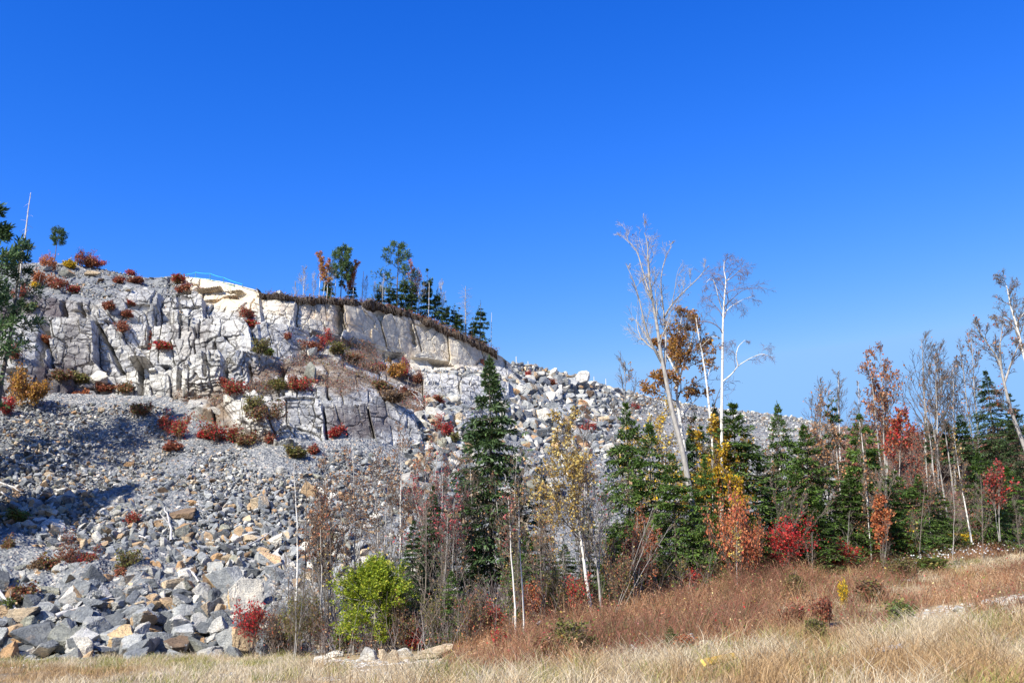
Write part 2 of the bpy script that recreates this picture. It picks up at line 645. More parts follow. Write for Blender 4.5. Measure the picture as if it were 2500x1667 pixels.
def build_hill():
    parts = []
    px = np.arange(-900, 3701, 12.0)
    for (v0, v1, nv, lo, hi) in ((-1, 2.03, 130, -900, 3700), (2.0, 5.0, 110, 1236, 3700), (2.0, 5.0, 60, -900, -150), (4.98, 6, 14, -900, 3700)):
        pxs = px[(px >= lo) & (px <= hi)]
        vs = np.linspace(v0, v1, nv)
        A, B = np.meshgrid(pxs, vs, indexing='ij')
        P = hill_base(A.ravel(), B.ravel())
        amp = np.clip((5 - B.ravel()) * 1.5, 0, 1) * np.clip((B.ravel() + 1) * 2, 0, 1)
        nz = (fbm(P[:, 0] * .22, P[:, 1] * .22, P[:, 2] * .22, 11, 4) - .5) * 1.5 + (fbm(P[:, 0] * 1.3, P[:, 1] * 1.3, P[:, 2] * 1.3, 17, 3) - .5) * .45
        P[:, 2] += nz * amp * np.where(B.ravel() > 4.9, .3, 1)
        idx = np.arange(len(pxs) * nv).reshape(len(pxs), nv)
        F = np.stack([idx[:-1, :-1], idx[1:, :-1], idx[1:, 1:], idx[:-1, 1:]], -1).reshape(-1, 4)
        q = A.ravel()
        br = np.clip((q - 2040) / 60, 0, 1) * np.clip(1.3 - np.abs(B.ravel() - 2.0) * .1, 0, 1)
        brush = np.maximum(br, np.clip((B.ravel() - 5.02) * 30, 0, 1) * ((q > 640) & (q < 1240)))
        parts.append((P, F, brush))
    V, F = merge(*[(a, b) for a, b, _ in parts])
    o = link("hillside", mesh_data("hillside", V, F, mat_hill(), attrs={"brush": np.concatenate([c for _, _, c in parts])}, smooth=True))
    tag(o, "grey rubble hillside climbing to the plateau", "hillside", kind="structure")


build_hill()

# ---- the quarried rock face
SMOOTH_FACE = [(835, 740), (860, 735), (960, 750), (1050, 782), (1150, 828), (1235, 872), (1250, 900), (1000, 902), (985, 860), (900, 846), (842, 815)]
CREAM_TOP = [(455, 668), (610, 690), (640, 720), (642, 755), (560, 752), (500, 735), (450, 715)]
CREAM_TOP2 = [(640, 728), (835, 735), (835, 815), (760, 800), (700, 770), (640, 760)]
RUBBLE_TOP = [(-200, 600), (330, 660), (440, 690), (430, 725), (330, 740), (230, 745), (120, 735), (-200, 760)]
BRUSH_SLOPE = [(840, 842), (940, 852), (1010, 905), (1040, 960), (1060, 1020), (960, 1000), (900, 950), (830, 960), (700, 930), (660, 960), (600, 960), (560, 1000), (600, 1060), (700, 1080), (640, 1100), (380, 1080), (400, 985), (560, 940), (640, 900), (740, 860), (780, 830)]


def soft_poly(qx, qy, poly, blur=10, wob=14, seed=0):
    r = 0
    wx = (fbm(qx / 40, qy / 40, 0 * qx, 40 + seed, 3) - .5) * 2 * wob
    wy = (fbm(qx / 40, qy / 40, 0 * qx, 50 + seed, 3) - .5) * 2 * wob
    for dx, dy in ((0, 0), (blur, 0), (-blur, 0), (0, blur), (0, -blur)):
        r = r + inpoly(qx + wx + dx, qy + wy + dy, poly)
    return r / 5.0


def build_cliff():
    pxs = np.arange(-160, 1275, 1.6)
    vs = np.concatenate([np.linspace(1.88, 3, 130, endpoint=False), np.linspace(3, 4, 120, endpoint=False), np.linspace(4, 5, 150)])
    A, B = np.meshgrid(pxs, vs, indexing='ij')
    P = hill_base(A.ravel(), B.ravel())
    qx, qy = proj(P)
    x, y, z = P.T
    smooth = np.clip(soft_poly(qx, qy, SMOOTH_FACE, 6, 6, 1) + soft_poly(qx, qy, CREAM_TOP, 5, 4, 2) + .55 * soft_poly(qx, qy, CREAM_TOP2, 8, 6, 3), 0, 1)
    loose = np.clip(soft_poly(qx, qy, RUBBLE_TOP, 10, 10, 4), 0, 1)
    brush = np.clip(soft_poly(qx, qy, BRUSH_SLOPE, 12, 18, 5), 0, 1)
    soft = np.maximum(loose, brush * .6)
    # joints: elevation coordinates, slightly sheared and warped
    wa = (fbm(x * .12, z * .12, y * .05, 60, 3) - .5) * 1.5
    wb = (fbm(x * .12, z * .12, y * .05, 70, 3) - .5) * 1.8
    a0 = x + .16 * z + wa
    b0 = z - .12 * x + wb
    ybase = y.copy()
    rdir = norm(P - np.array([0, 0, CAMZ]))
    Ynew = ybase.copy()
    disp = np.zeros(len(x))
    crack = np.zeros(len(x))

    def level(ca, cb, seed, amp, tx, tz, cw, cd, jit=.85, skew=0.0):
        """blocks ca x cb metres: own offset and own face tilt, and a joint cw wide and cd deep around each"""
        A_, B_ = (a0 + skew * b0) / ca, b0 / cb
        row = np.floor(B_)
        off = hsh(row, seed + 91) * 7
        ci, gap, cx, cz = voro(A_ + off, B_, seed, jit)
        dx, dz = (A_ + off - cx) * ca, (B_ - cz) * cb
        h1, h2, h3 = hsh(ci * 1e9, seed + 3), hsh(ci * 1e9, seed + 4), hsh(ci * 1e9, seed + 5)
        d = amp * (h1 - .5) * 2 + tx * (h2 - .5) * 2 * dx + tz * (h3 * .5 + .6) * dz
        d = d + cd * np.clip(1 - gap / cw, 0, 1) ** 1.5 * -1
        return d

    big = level(3.1, 4.4, 101, .85, .20, .62, .055, 1.3, .55, .12)
    mid = level(1.35, 1.9, 201, .26, .20, .22, .075, .55, .6, .1)
    sm = level(.62, .55, 301, .08, .16, .18, .10, .16, .7, -.1)
    fine = (fbm(x * 2.2, y * 2.2, z * 3.5, 80, 4) - .5) * .14
    kb = fbm(x * .2, z * .2, y * .1, 90, 3)
    wm = np.clip((kb - .38) * 5, .35, 1)
    disp = big * (1 - .55 * smooth) + mid * wm * (1 - .85 * smooth) + sm * np.clip((fbm(x * .3, z * .3, 0 * x, 95, 3) - .36) * 5, .25, 1) * (1 - .9 * smooth) + fine * (1 - .55 * smooth)
    sf = level(6.0, 5.0, 401, .26, .10, .12, .02, .22, .9, .5) + level(2.2, 3.0, 501, .12, .12, .08, .03, .12, .9, .5) + (fbm(x * .8, y * .8, z * .5, 410, 4) - .5) * .5
    disp = disp + smooth * sf * .9
    rough = (fbm(x * .9, y * .9, z * .9, 85, 4) - .5) * 1.1
    disp = disp * (1 - .8 * soft) + rough * soft
    # fade at the edges of the sheet
    fade = np.clip((1265 - A.ravel()) / 25, 0, 1) * np.clip((5 - B.ravel()) * 8, .12, 1)
    foot = np.clip((1.98 - B.ravel()) / .1, 0, 1)
    disp = np.where(disp > 0, disp * (1 - foot), disp) - foot * .5
    n = np.array([0.05, -1.0, .22])
    P2 = P + n * (disp * fade)[:, None]
    # pull back deep, dark clefts between the great buttresses
    for (cx, cy0, cy1, wdt, dep, slant) in ((118, 775, 905, 9, 2.2, -.32), (155, 740, 800, 6, 1.6, -.1), (268, 800, 905, 5, 1.4, .45), (615, 905, 985, 4, 1.2, 0), (690, 955, 1000, 5, 1.3, .05),
                                            (692, 890, 940, 6, 1.4, 0), (826, 742, 812, 10, 1.6, -.12), (1006, 790, 850, 5, .8, .2), (520, 840, 950, 4, 1.1, -.1), (455, 880, 960, 5, 1.3, -.35), (340, 890, 955, 6, 1.5, -.2),
                                            (560, 880, 960, 5, 1.3, -.1), (200, 745, 775, 5, 1.2, 0), (370, 760, 850, 4, 1.0, -.35), (440, 720, 800, 4, .9, -.15)):
        u = np.abs(qx - (cx + slant * (qy - (cy0 + cy1) / 2)) + (fbm(qy / 9, 0 * qy, 0 * qy, 777, 3) - .5) * 7) / wdt
        t = np.clip((qy - cy0) / 12, 0, 1) * np.clip((cy1 - qy) / 12, 0, 1)
        P2[:, 1] += dep * np.clip(1.4 - u, 0, 1) * t
    idx = np.arange(len(pxs) * len(vs)).reshape(len(pxs), len(vs))
    F = np.stack([idx[:-1, :-1], idx[1:, :-1], idx[1:, 1:], idx[:-1, 1:]], -1).reshape(-1, 4)
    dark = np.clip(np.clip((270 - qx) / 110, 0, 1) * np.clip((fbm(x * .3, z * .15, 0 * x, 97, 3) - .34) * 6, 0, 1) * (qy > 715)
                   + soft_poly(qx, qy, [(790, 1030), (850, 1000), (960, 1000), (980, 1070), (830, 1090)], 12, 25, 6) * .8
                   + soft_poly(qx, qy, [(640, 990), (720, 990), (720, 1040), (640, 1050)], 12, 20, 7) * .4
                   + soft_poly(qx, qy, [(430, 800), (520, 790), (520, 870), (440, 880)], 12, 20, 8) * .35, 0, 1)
    cream = smooth * np.clip((1060 - qx) / 120, .6, 1)
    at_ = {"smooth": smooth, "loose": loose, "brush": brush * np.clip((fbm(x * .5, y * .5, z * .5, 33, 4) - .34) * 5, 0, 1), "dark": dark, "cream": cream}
    m, nt, out = new_mat("quarry_face")
    p = geo_pos(nt)
    pv = geo_pos(nt, (1, 1, .22))
    n1 = noise(nt, p, .5, 6, .65)
    n2 = noise(nt, p, 4.0, 6, .72)
    st = noise(nt, pv, 1.5, 5, .65)
    c = ramp(nt, n1, [(.30, (.24, .235, .23)), (.42, (.38, .37, .35)), (.54, (.54, .52, .485)), (.64, (.56, .53, .47)), (.75, (.44, .37, .285))])
    c = mixc(nt, attr(nt, "cream"), c, ramp(nt, noise(nt, p, .35, 5, .6), [(.3, (.50, .455, .37)), (.5, (.66, .575, .44)), (.68, (.60, .44, .28))]))
    c = mixc(nt, 1.0, c, ramp(nt, n2, [(.28, (.62, .62, .63)), (.48, (1, 1, 1)), (.75, (1.2, 1.2, 1.18))]), 'MULTIPLY')
    # joints and hairline cracks, dirt-filled
    for (scl, vec, wd_, amt) in ((1.0, (.55, .55, .38), .018, .85), (1.0, (1.6, 1.6, .9), .018, .38), (1.0, (.42, .42, 1.6), .02, .55)):
        q = nt.nodes.new("ShaderNodeVectorMath")
        q.operation = 'ADD'
        wv = nd(nt, "ShaderNodeTexNoise", i_Scale=.9, i_Detail=3.0)
        nt.links.new(p, wv.inputs["Vector"])
        nt.links.new(p, q.inputs[0])
        ws = nt.nodes.new("ShaderNodeVectorMath")
        ws.operation = 'SCALE'
        ws.inputs["Scale"].default_value = .35
        nt.links.new(wv.outputs["Color"], ws.inputs[0])
        nt.links.new(ws.outputs[0], q.inputs[1])
        mp = nt.nodes.new("ShaderNodeMapping")
        mp.inputs["Scale"].default_value = vec
        mp.inputs["Rotation"].default_value = (0, R(9), 0)
        nt.links.new(q.outputs[0], mp.inputs["Vector"])
        ve = nd(nt, "ShaderNodeTexVoronoi", feature='DISTANCE_TO_EDGE', i_Scale=scl)
        nt.links.new(mp.outputs[0], ve.inputs["Vector"])
        c = mixc(nt, ramp(nt, ve.outputs["Distance"], [(0, (amt, amt, amt)), (wd_, (amt * .7, amt * .7, amt * .7)), (wd_ * 2.2, (0, 0, 0))]), c, mixc(nt, attr(nt, "smooth"), (.10, .09, .085), (.36, .31, .25)))
    # lichen and soot-dark blotches
    lb = noise(nt, p, 1.7, 7, .75)
    c = mixc(nt, mixc(nt, attr(nt, "smooth"), ramp(nt, lb, [(.60, (0, 0, 0)), (.70, (.55, .55, .55))]), ramp(nt, lb, [(.62, (0, 0, 0)), (.72, (.35, .35, .35))])), c, (.20, .195, .19))
    # water streaks
    c = mixc(nt, ramp(nt, st, [(.60, (0, 0, 0)), (.74, (.5, .5, .5))]), c, (.17, .155, .145))
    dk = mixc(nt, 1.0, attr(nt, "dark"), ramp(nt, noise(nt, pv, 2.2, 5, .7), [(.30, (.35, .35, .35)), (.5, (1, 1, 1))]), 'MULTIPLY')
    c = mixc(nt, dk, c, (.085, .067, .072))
    gr = ramp(nt, noise(nt, p, 6, 6, .7), [(.3, (.10, .105, .11)), (.5, (.18, .185, .19)), (.7, (.30, .29, .28))])
    c = mixc(nt, attr(nt, "loose"), c, gr)
    bs = ramp(nt, noise(nt, p, 2.5, 6, .7), [(.3, (.09, .065, .048)), (.5, (.18, .13, .09)), (.68, (.28, .25, .21))])
    c = mixc(nt, attr(nt, "brush"), c, bs)
    h = mixc(nt, .5, n2, noise(nt, p, 14, 5, .7))
    surface(nt, out, c, .9, h, .6, .12)
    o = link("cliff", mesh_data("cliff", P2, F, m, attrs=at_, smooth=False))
    tag(o, "blocky pale granite quarry face with a smooth cream wall at its right end", "cliff", kind="structure")
    return P2.reshape(len(pxs), len(vs), 3)


CLIFF = build_cliff()
_cq = CLIFF.reshape(-1, 3)[::2]
_cqx, _cqy = proj(_cq)


def cliff_at(px, py):
    """nearest visible point of the rock face at a pixel"""
    d = (_cqx - px) ** 2 + (_cqy - py) ** 2
    k = np.where(d < 9)[0]
    if len(k) == 0:
        return _cq[np.argmin(d)]
    return _cq[k[np.argmin(_cq[k, 1])]]
# ================================================================== stones
GREY = [(.25, .26, .27), (.19, .20, .21), (.34, .345, .34), (.135, .143, .152)]
PALE = [(.52, .49, .44), (.44, .425, .40), (.64, .60, .53)]
TAN = [(.44, .31, .19), (.40, .25, .135), (.47, .37, .255)]
BROWN = [(.19, .13, .085), (.15, .10, .065)]
GREEN = [(.27, .265, .21), (.22, .22, .19)]


def ico(level):
    import bmesh
    bm = bmesh.new()
    bmesh.ops.create_icosphere(bm, subdivisions=level, radius=1)
    V = np.array([v.co[:] for v in bm.verts])
    F = np.array([[v.index for v in f.verts] for f in bm.faces])
    bm.free()
    return V, F


ICO = {k: ico(k) for k in (2, 3, 4, 5)}


def rock_shape(rng, level, dims, nplanes=13, rough=.02, sharp=1.0):
    """A block cut by random planes: unit-sphere directions pushed out to the nearest plane. -> verts, faces, facet id, plane normals"""
    D, F = ICO[level]
    N = norm(rng.normal(size=(nplanes, 3)))
    box = np.array([[1, 0, 0], [-1, 0, 0], [0, 1, 0], [0, -1, 0], [0, 0, 1], [0, 0, -1]], float)
    tilt = norm(box + rng.normal(scale=.42, size=(6, 3)))
    N = np.concatenate([tilt, N])
    nplanes = max(4, nplanes // 2)
    N = N[:6 + nplanes] if len(N) > 6 + nplanes else N
    N[:6] = tilt
    Hh = np.concatenate([rng.uniform(.48, .85, 6), rng.uniform(.58, 1.05, nplanes)])
    dn = D @ N.T
    rr = np.where(dn > .05, Hh / np.maximum(dn, .05), 9)
    r = rr.min(1)
    V = D * r[:, None]
    C = D[F].mean(1)
    C = C / np.linalg.norm(C, axis=1, keepdims=True)
    cn = C @ N.T
    fid = np.where(cn > .05, Hh / np.maximum(cn, .05), 9).argmin(1)
    s = rng.uniform(0, 99)
    V = V + D * ((fbm(D[:, 0] * 2.2 + s, D[:, 1] * 2.2, D[:, 2] * 2.2, 3, 4) - .5) * rough * 4 + (fbm(D[:, 0] * 6 + s, D[:, 1] * 6, D[:, 2] * 6, 5, 3) - .5) * rough * 2.2)[:, None]
    V = V / np.abs(V).max(0) * (np.array(dims) / 2)
    return V, F, fid, N


def rock_tint(rng, fid, N, pal, accent=None, adir=None, patch=.14):
    base = np.array(pal[rng.integers(len(pal))])
    t = base[None] * rng.uniform(.82, 1.18, (len(N), 1))
    other = TAN + PALE + GREY
    for k in range(len(N)):
        if rng.random() < patch:
            t[k] = np.array(other[rng.integers(len(other))]) * rng.uniform(.85, 1.1)
    if accent is not None:
        k = (N @ norm(np.array(adir, float))).argsort()[::-1]
        for j in k[:2]:
            t[j] = np.array(accent)
    return t[fid]


HERO = [  # px, py (centre), width px, height px, palette, accent colour, accent direction, label, landmark phrase
    (286, 1568, 140, 78, GREY, (.66, .47, .26), (-.1, -.8, .45), "big wedge boulder with a broad tan-orange face at the foot of the rubble", "big tan-faced wedge boulder"),
    (405, 1590, 112, 80, GREY, None, None, "large blue-grey block with dry roots on its top at the foot of the rubble", "large blue-grey root-topped block"),
    (162, 1571, 84, 84, GREEN, None, None, "pale greenish angular slab standing on end at the foot of the rubble", "greenish upended slab"),
    (84, 1556, 118, 70, GREY[1:2] + GREY[3:], (.50, .36, .2), (-.8, -.6, .2), "dark grey sharp-topped boulder with a tan left end, lower left", "dark sharp-topped boulder"),
    (30, 1545, 72, 40, TAN, None, None, "flat orange-topped slab at the left edge of the lower rubble", "flat orange-topped slab"),
    (22, 1594, 66, 50, TAN[1:] + GREY, None, None, "squat tan and grey boulder in the lowest left corner of the rubble", "squat corner boulder"),
    (201, 1580, 58, 60, PALE, None, None, "whitish upright boulder between the greenish slab and the tan-faced wedge", "whitish upright boulder"),
    (491, 1572, 60, 42, TAN, None, None, "bright orange blocky boulder at the foot of the rubble", "bright orange block"),
    (556, 1572, 118, 68, GREY, (.64, .48, .3), (.55, -.8, .1), "grey ridge-backed boulder with a tan right end beside the red shrub", "ridge-backed boulder"),
    (585, 1470, 116, 96, PALE[2:], (.60, .42, .22), (-.8, -.3, -.4), "biggest white rounded boulder above the red shrub", "biggest white boulder"),
    (560, 1424, 140, 74, GREY[:2], (.5, .36, .2), (-.3, -.7, -.5), "big blue-grey overhanging boulder leaning on the white one", "big overhanging boulder"),
    (520, 1386, 84, 56, GREY, (.66, .46, .28), (.2, -.6, .75), "grey boulder with an orange sloping top above the overhanging one", "orange-topped grey boulder"),
    (443, 1257, 90, 32, BROWN, None, None, "long brown lens-shaped slab lying in the middle rubble", "brown lens-shaped slab"),
    (632, 1230, 52, 44, TAN[2:], None, None, "pale tan pyramid-shaped boulder in the middle rubble", "pale tan pyramid boulder"),
    (447, 1298, 36, 42, BROWN + GREEN, None, None, "brownish upright block below the brown lens-shaped slab", "brownish upright block"),
    (547, 1292, 36, 30, GREEN, None, None, "small greenish six-sided boulder in the middle rubble", "greenish six-sided boulder"),
    (116, 1446, 72, 48, GREEN, (.58, .43, .28), (-.8, -.5, .3), "greenish flat-faced boulder with a tan left side under the brown bush", "greenish flat-faced boulder"),
    (178, 1456, 52, 62, PALE, (.36, .25, .15), (.2, -.5, .8), "white block with a brown sloping top near the left bushes", "brown-topped white block"),
    (113, 1494, 68, 44, GREY[2:3] + PALE[1:2], None, None, "pale bluish boulder just above the weathered log", "pale bluish boulder"),
    (202, 1440, 48, 42, GREY, None, None, "round dark grey boulder beside the brown-topped white block", "round dark grey boulder"),
    (675, 1322, 50, 30, PALE[2:], None, None, "cream flat-bottomed boulder left of the bare white birch", "cream flat-bottomed boulder"),
    (655, 1368, 84, 32, GREY, (.62, .42, .25), (.1, -.45, .9), "long flat slab with an orange top left of the birch trunk", "long orange-topped slab"),
    (258, 1526, 70, 50, GREY, None, None, "grey blocky boulder right behind the tan-faced wedge", "grey block behind the wedge"),
    (350, 1512, 62, 60, GREY, (.30, .22, .15), (.8, -.5, .1), "grey boulder with a dark brown right face in the lower rubble", "brown-sided grey boulder"),
    (444, 1550, 70, 52, GREY, None, None, "rounded mid-grey boulder above the bright orange block", "rounded mid-grey boulder"),
    (341, 1545, 50, 42, PALE, None, None, "pale boulder shadowed on its left above the tan-faced wedge", "pale shadowed boulder"),
    (533, 1532, 62, 46, PALE[1:2] + GREY[2:3], None, None, "light grey boulder leaning under the biggest white boulder", "leaning light grey boulder"),
    (372, 1400, 42, 34, PALE, None, None, "whitish squarish boulder in the middle of the lower rubble", "whitish squarish boulder"),
    (137, 1295, 44, 40, PALE, (.6, .46, .32), (-.2, -.8, -.3), "white and tan slab behind the red-brown bush", "white and tan slab"),
    (6, 1424, 48, 74, GREY, None, None, "rounded grey boulder cut by the left edge of the photo", "rounded grey edge boulder"),
    (756, 1202, 46, 40, TAN, None, None, "tan-orange squarish boulder right of the birch top", "tan-orange squarish boulder"),
    (128, 1255, 46, 26, TAN, None, None, "flat tan slab on the left middle rubble", "flat tan slab"),
    (285, 1222, 48, 24, PALE, None, None, "long white slab tilted in the middle left rubble", "long tilted white slab"),
    (320, 1132, 30, 18, TAN, None, None, "tan flat stone in the fine upper rubble", "tan flat upper stone"),
    (246, 1002, 20, 14, TAN[2:], None, None, "single tan-pink stone high on the fine scree below the cliff", "tan-pink scree stone"),
    (690, 1150, 34, 26, PALE, None, None, "pale boulder high beside the top of the bare birch", "pale boulder by the birch top"),
    (1330, 1016, 66, 50, PALE[2:], (.56, .42, .27), (-.7, -.6, -.2), "big white slab tilted on the right rubble slope", "big tilted white slab"),
    (1300, 1036, 40, 34, GREY, (.36, .24, .14), (.8, -.5, -.1), "grey boulder with a brown right side under the big white slab", "brown-sided boulder under the slab"),
    (1318, 1058, 36, 32, GREY, None, None, "grey pointed boulder below the big tilted white slab", "grey pointed boulder"),
    (1252, 956, 30, 28, TAN, None, None, "tan boulder near the cliff end on the right rubble", "tan boulder near the cliff end"),
    (1252, 978, 34, 22, PALE, None, None, "pale squarish boulder below the tan one on the right rubble", "pale squarish upper boulder"),
    (1292, 996, 38, 34, GREY, None, None, "blue-grey cube-like boulder left of the big tilted white slab", "blue-grey cube-like boulder"),
    (1126, 1024, 42, 34, TAN[2:], None, None, "tan rounded boulder left of the tall spruce", "tan boulder by the tall spruce"),
    (1478, 1024, 50, 20, TAN[2:], None, None, "long cream and tan slab on the right slope", "long cream slab"),
    (1485, 1096, 34, 26, PALE, None, None, "white block low on the right slope above the firs", "white block above the firs"),
]
STONES = []       # (x, y, z, size) of placed hero stones for spacing
LANDMARKS = []    # (px, py, phrase)
BOULDERS = []


def put_rock(center, dims, level, rng, pal, accent=None, adir=None, patch=.14, rotz=0, tilt=(0, 0), name="boulder", rough=.02, nplanes=13):
    V, F, fid, N = rock_shape(rng, level, dims, nplanes, rough)
    t = rock_tint(rng, fid, N, pal, accent, adir, patch)
    me = mesh_data(name, V, F, M_ROCK, tint=t)
    o = link(name, me, loc=center)
    o.rotation_euler = (tilt[0], tilt[1], rotz)
    return o


def build_heroes():
    for i, (px, py, w, h, pal, ac, ad, lab, short) in enumerate(HERO):
        rng = np.random.default_rng(1000 + i)
        P, v = hill_at(px, py + h * .35)
        Y = P[1]
        k = Y / FPX * 1.03
        dims = (w * k, (.55 * w + .45 * h) * k * .9, h * k * 1.1)
        c = at(px, py, Y + dims[1] * .15)
        o = put_rock(c, dims, 5 if w > 70 else 4, rng, pal, ac, ad, patch=.08, rotz=rng.uniform(-.4, .4), tilt=(rng.uniform(-.25, .25), rng.uniform(-.3, .3)), rough=.035)
        tag(o, lab, "boulder", "boulders on the rubble slope")
        STONES.append((c[0], c[1], c[2], max(dims) * .42))
        LANDMARKS.append((px, py, short))


build_heroes()

CLIFF_ROCKS = [
    (761, 908, 44, 46, GREEN + PALE[:1], "squared tan-grey block perched on the cliff ledge", "boulder"),
    (757, 864, 36, 28, TAN[2:] + PALE, "sharp tan-white stone lying above the squared block", "boulder"),
    (312, 705, 40, 20, GREY[2:3], "grey tilted slab near the top of the cliff rubble", "boulder"),
    (228, 668, 44, 12, TAN[1:], "flat rusty slab on the rubble crest at upper left", "boulder"),
    (165, 668, 42, 18, GREEN, "flat greenish slab under the round-topped little pine", "boulder"),
    (245, 683, 22, 14, BROWN, "small brown stone below the flat rusty crest slab", "boulder"),
    (110, 655, 28, 14, GREY[2:3], "pale grey stone between the pine and the crest shrubs", "boulder"),
    (1027, 1026, 50, 44, PALE, "white cracked boulder at the right foot of the lower cliff", "boulder"),
    (1068, 1022, 60, 48, PALE[2:], "white rounded block beside the red shrub at the cliff foot", "boulder"),
    (1418, 927, 48, 40, PALE[2:], "big pale slab standing up on the right skyline", "boulder"),
    (1350, 912, 26, 22, PALE[2:], "small white stone on the skyline left of the standing slab", "boulder"),
    (1320, 912, 36, 16, PALE[:2], "pale flat stone on the right skyline crest", "boulder"),
    (1372, 935, 46, 22, PALE[2:], "white low outcrop below the skyline slab", "boulder"),
    (684, 718, 26, 15, GREY[2:3], "grey round stone on the turf edge of the cliff top", "boulder"),
    (240, 925, 62, 34, PALE, "white rounded block at the foot of the left cliff", "boulder"),
    (475, 985, 40, 28, PALE[:2], "pale fallen block below the middle of the cliff", "boulder"),
    (525, 1000, 50, 30, PALE[2:], "white fallen block left of the dark cleft", "boulder"),
    (555, 975, 26, 22, PALE[2:], "small white fallen block above the white one by the cleft", "boulder"),
    (452, 955, 34, 24, PALE[:2], "pale broken block under the cliff bushes", "boulder"),
]


def build_cliff_rocks():
    for i, (px, py, w, h, pal, lab, cat) in enumerate(CLIFF_ROCKS):
        rng = np.random.default_rng(3000 + i)
        P = cliff_at(px, py + h * .4) if px < 1250 else hill_at(px, min(py + h * .5, 1200))[0]
        Y = P[1]
        k = Y / FPX
        dims = (w * k, (w + h) * .45 * k, h * k * 1.25)
        o = put_rock(at(px, py, Y + .1 * dims[1]), dims, 4, rng, pal, None, None, patch=.08, rotz=rng.uniform(-.15, .15), tilt=(rng.uniform(-.1, .1), rng.uniform(-.15, .15)))
        tag(o, lab, cat, "blocks fallen on and around the cliff")


build_cliff_rocks()

GROUND_ROCKS = [
    (820, 1597, 56, 14, PALE[2:], "flat white rock in the dead grass left of the cedar foot"),
    (785, 1607, 40, 13, PALE[:1], "flat pale rock half buried at the edge of the grass"),
    (900, 1598, 44, 26, TAN[2:] + PALE[:1], "tan knobbly rock under the cedar"),
    (932, 1599, 24, 24, TAN[2:], "small round tan rock beside the knobbly one under the cedar"),
    (957, 1606, 36, 30, TAN[2:], "egg-shaped tan rock tilted in the soil"),
    (989, 1595, 46, 20, PALE[2:], "bright white flat-topped rock right of the egg-shaped rock"),
    (1057, 1594, 100, 32, TAN[2:], "largest tan boulder at the edge of the thicket"),
    (1300, 1647, 40, 9, PALE[2:], "thin white stone sunk in the grass below the thicket"),
    (2085, 1528, 26, 16, TAN[2:] + PALE, "pinkish white rock in the brown bracken"),
    (2140, 1540, 46, 16, PALE, "pale broken rock by the grass edge"),
    (2280, 1512, 44, 16, TAN[2:], "tan rock in the stony bank at right"),
    (2330, 1510, 40, 18, TAN[2:], "second tan rock further right in the stony bank"),
    (2425, 1474, 60, 18, PALE[2:], "long white rock in the stony bank near the right edge"),
    (2475, 1468, 60, 20, PALE[2:], "white layered rock at the right edge of the bank"),
    (2350, 1486, 50, 14, PALE[:2], "grey-white flat rock in the middle of the stony bank"),
    (1545, 1585, 40, 20, PALE, "pale rocks' largest block beside the small green fir"),
    (1690, 1560, 36, 26, PALE, "pale crumbled rock right of the small green fir"),
    (1725, 1572, 40, 18, TAN, "tan flat rock in front of the crumbled pale one"),
    (2215, 1418, 34, 8, GREY[2:3], "thin grey stone at the tip of the pale meadow"),
]


def build_ground_rocks():
    for i, (px, py, w, h, pal, lab) in enumerate(GROUND_ROCKS):
        rng = np.random.default_rng(4000 + i)
        P, ok = on_ground(px, py + h * .45)
        P = P[0]
        k = P[1] / FPX
        dims = (w * k, w * k * .7, h * k * 1.5)
        o = put_rock(P + np.array([0, dims[1] * .3, h * k * .35]), dims, 4, rng, pal, None, None, patch=.06, rotz=rng.uniform(-.2, .2), rough=.035, nplanes=18)
        tag(o, lab, "rock", "rocks along the meadow edge")


build_ground_rocks()


# ---- the rubble: sizes follow the slope, coarse at the foot and fine below the cliff
def stone_size_px(px, py, u):
    """typical stone width in photograph pixels"""
    left = px < 800
    y = np.asarray(py, float)
    s = np.where(y > 1500, 40, np.where(y > 1400, 29, np.where(y > 1300, 21, np.where(y > 1200, 15, np.where(y > 1100, 10.5, 8)))))
    s = np.where((px < 170) & (y > 1080) & (y < 1300), s * 1.35, s)
    s = np.where((px > 240) & (y < 1160) & (px < 800), s * .72, s)
    rt = (px > 990) & (px < 1480)
    s = np.where(rt, np.where(y < 925, 9, np.where(y < 1150, 22, 26)), s)
    s = np.where((px >= 1440), np.where(y < 1180, 6.5 + np.maximum(0, 1580 - px) * .085, 18), s)
    return s * (.45 + .62 * u ** 3 * 2.1)


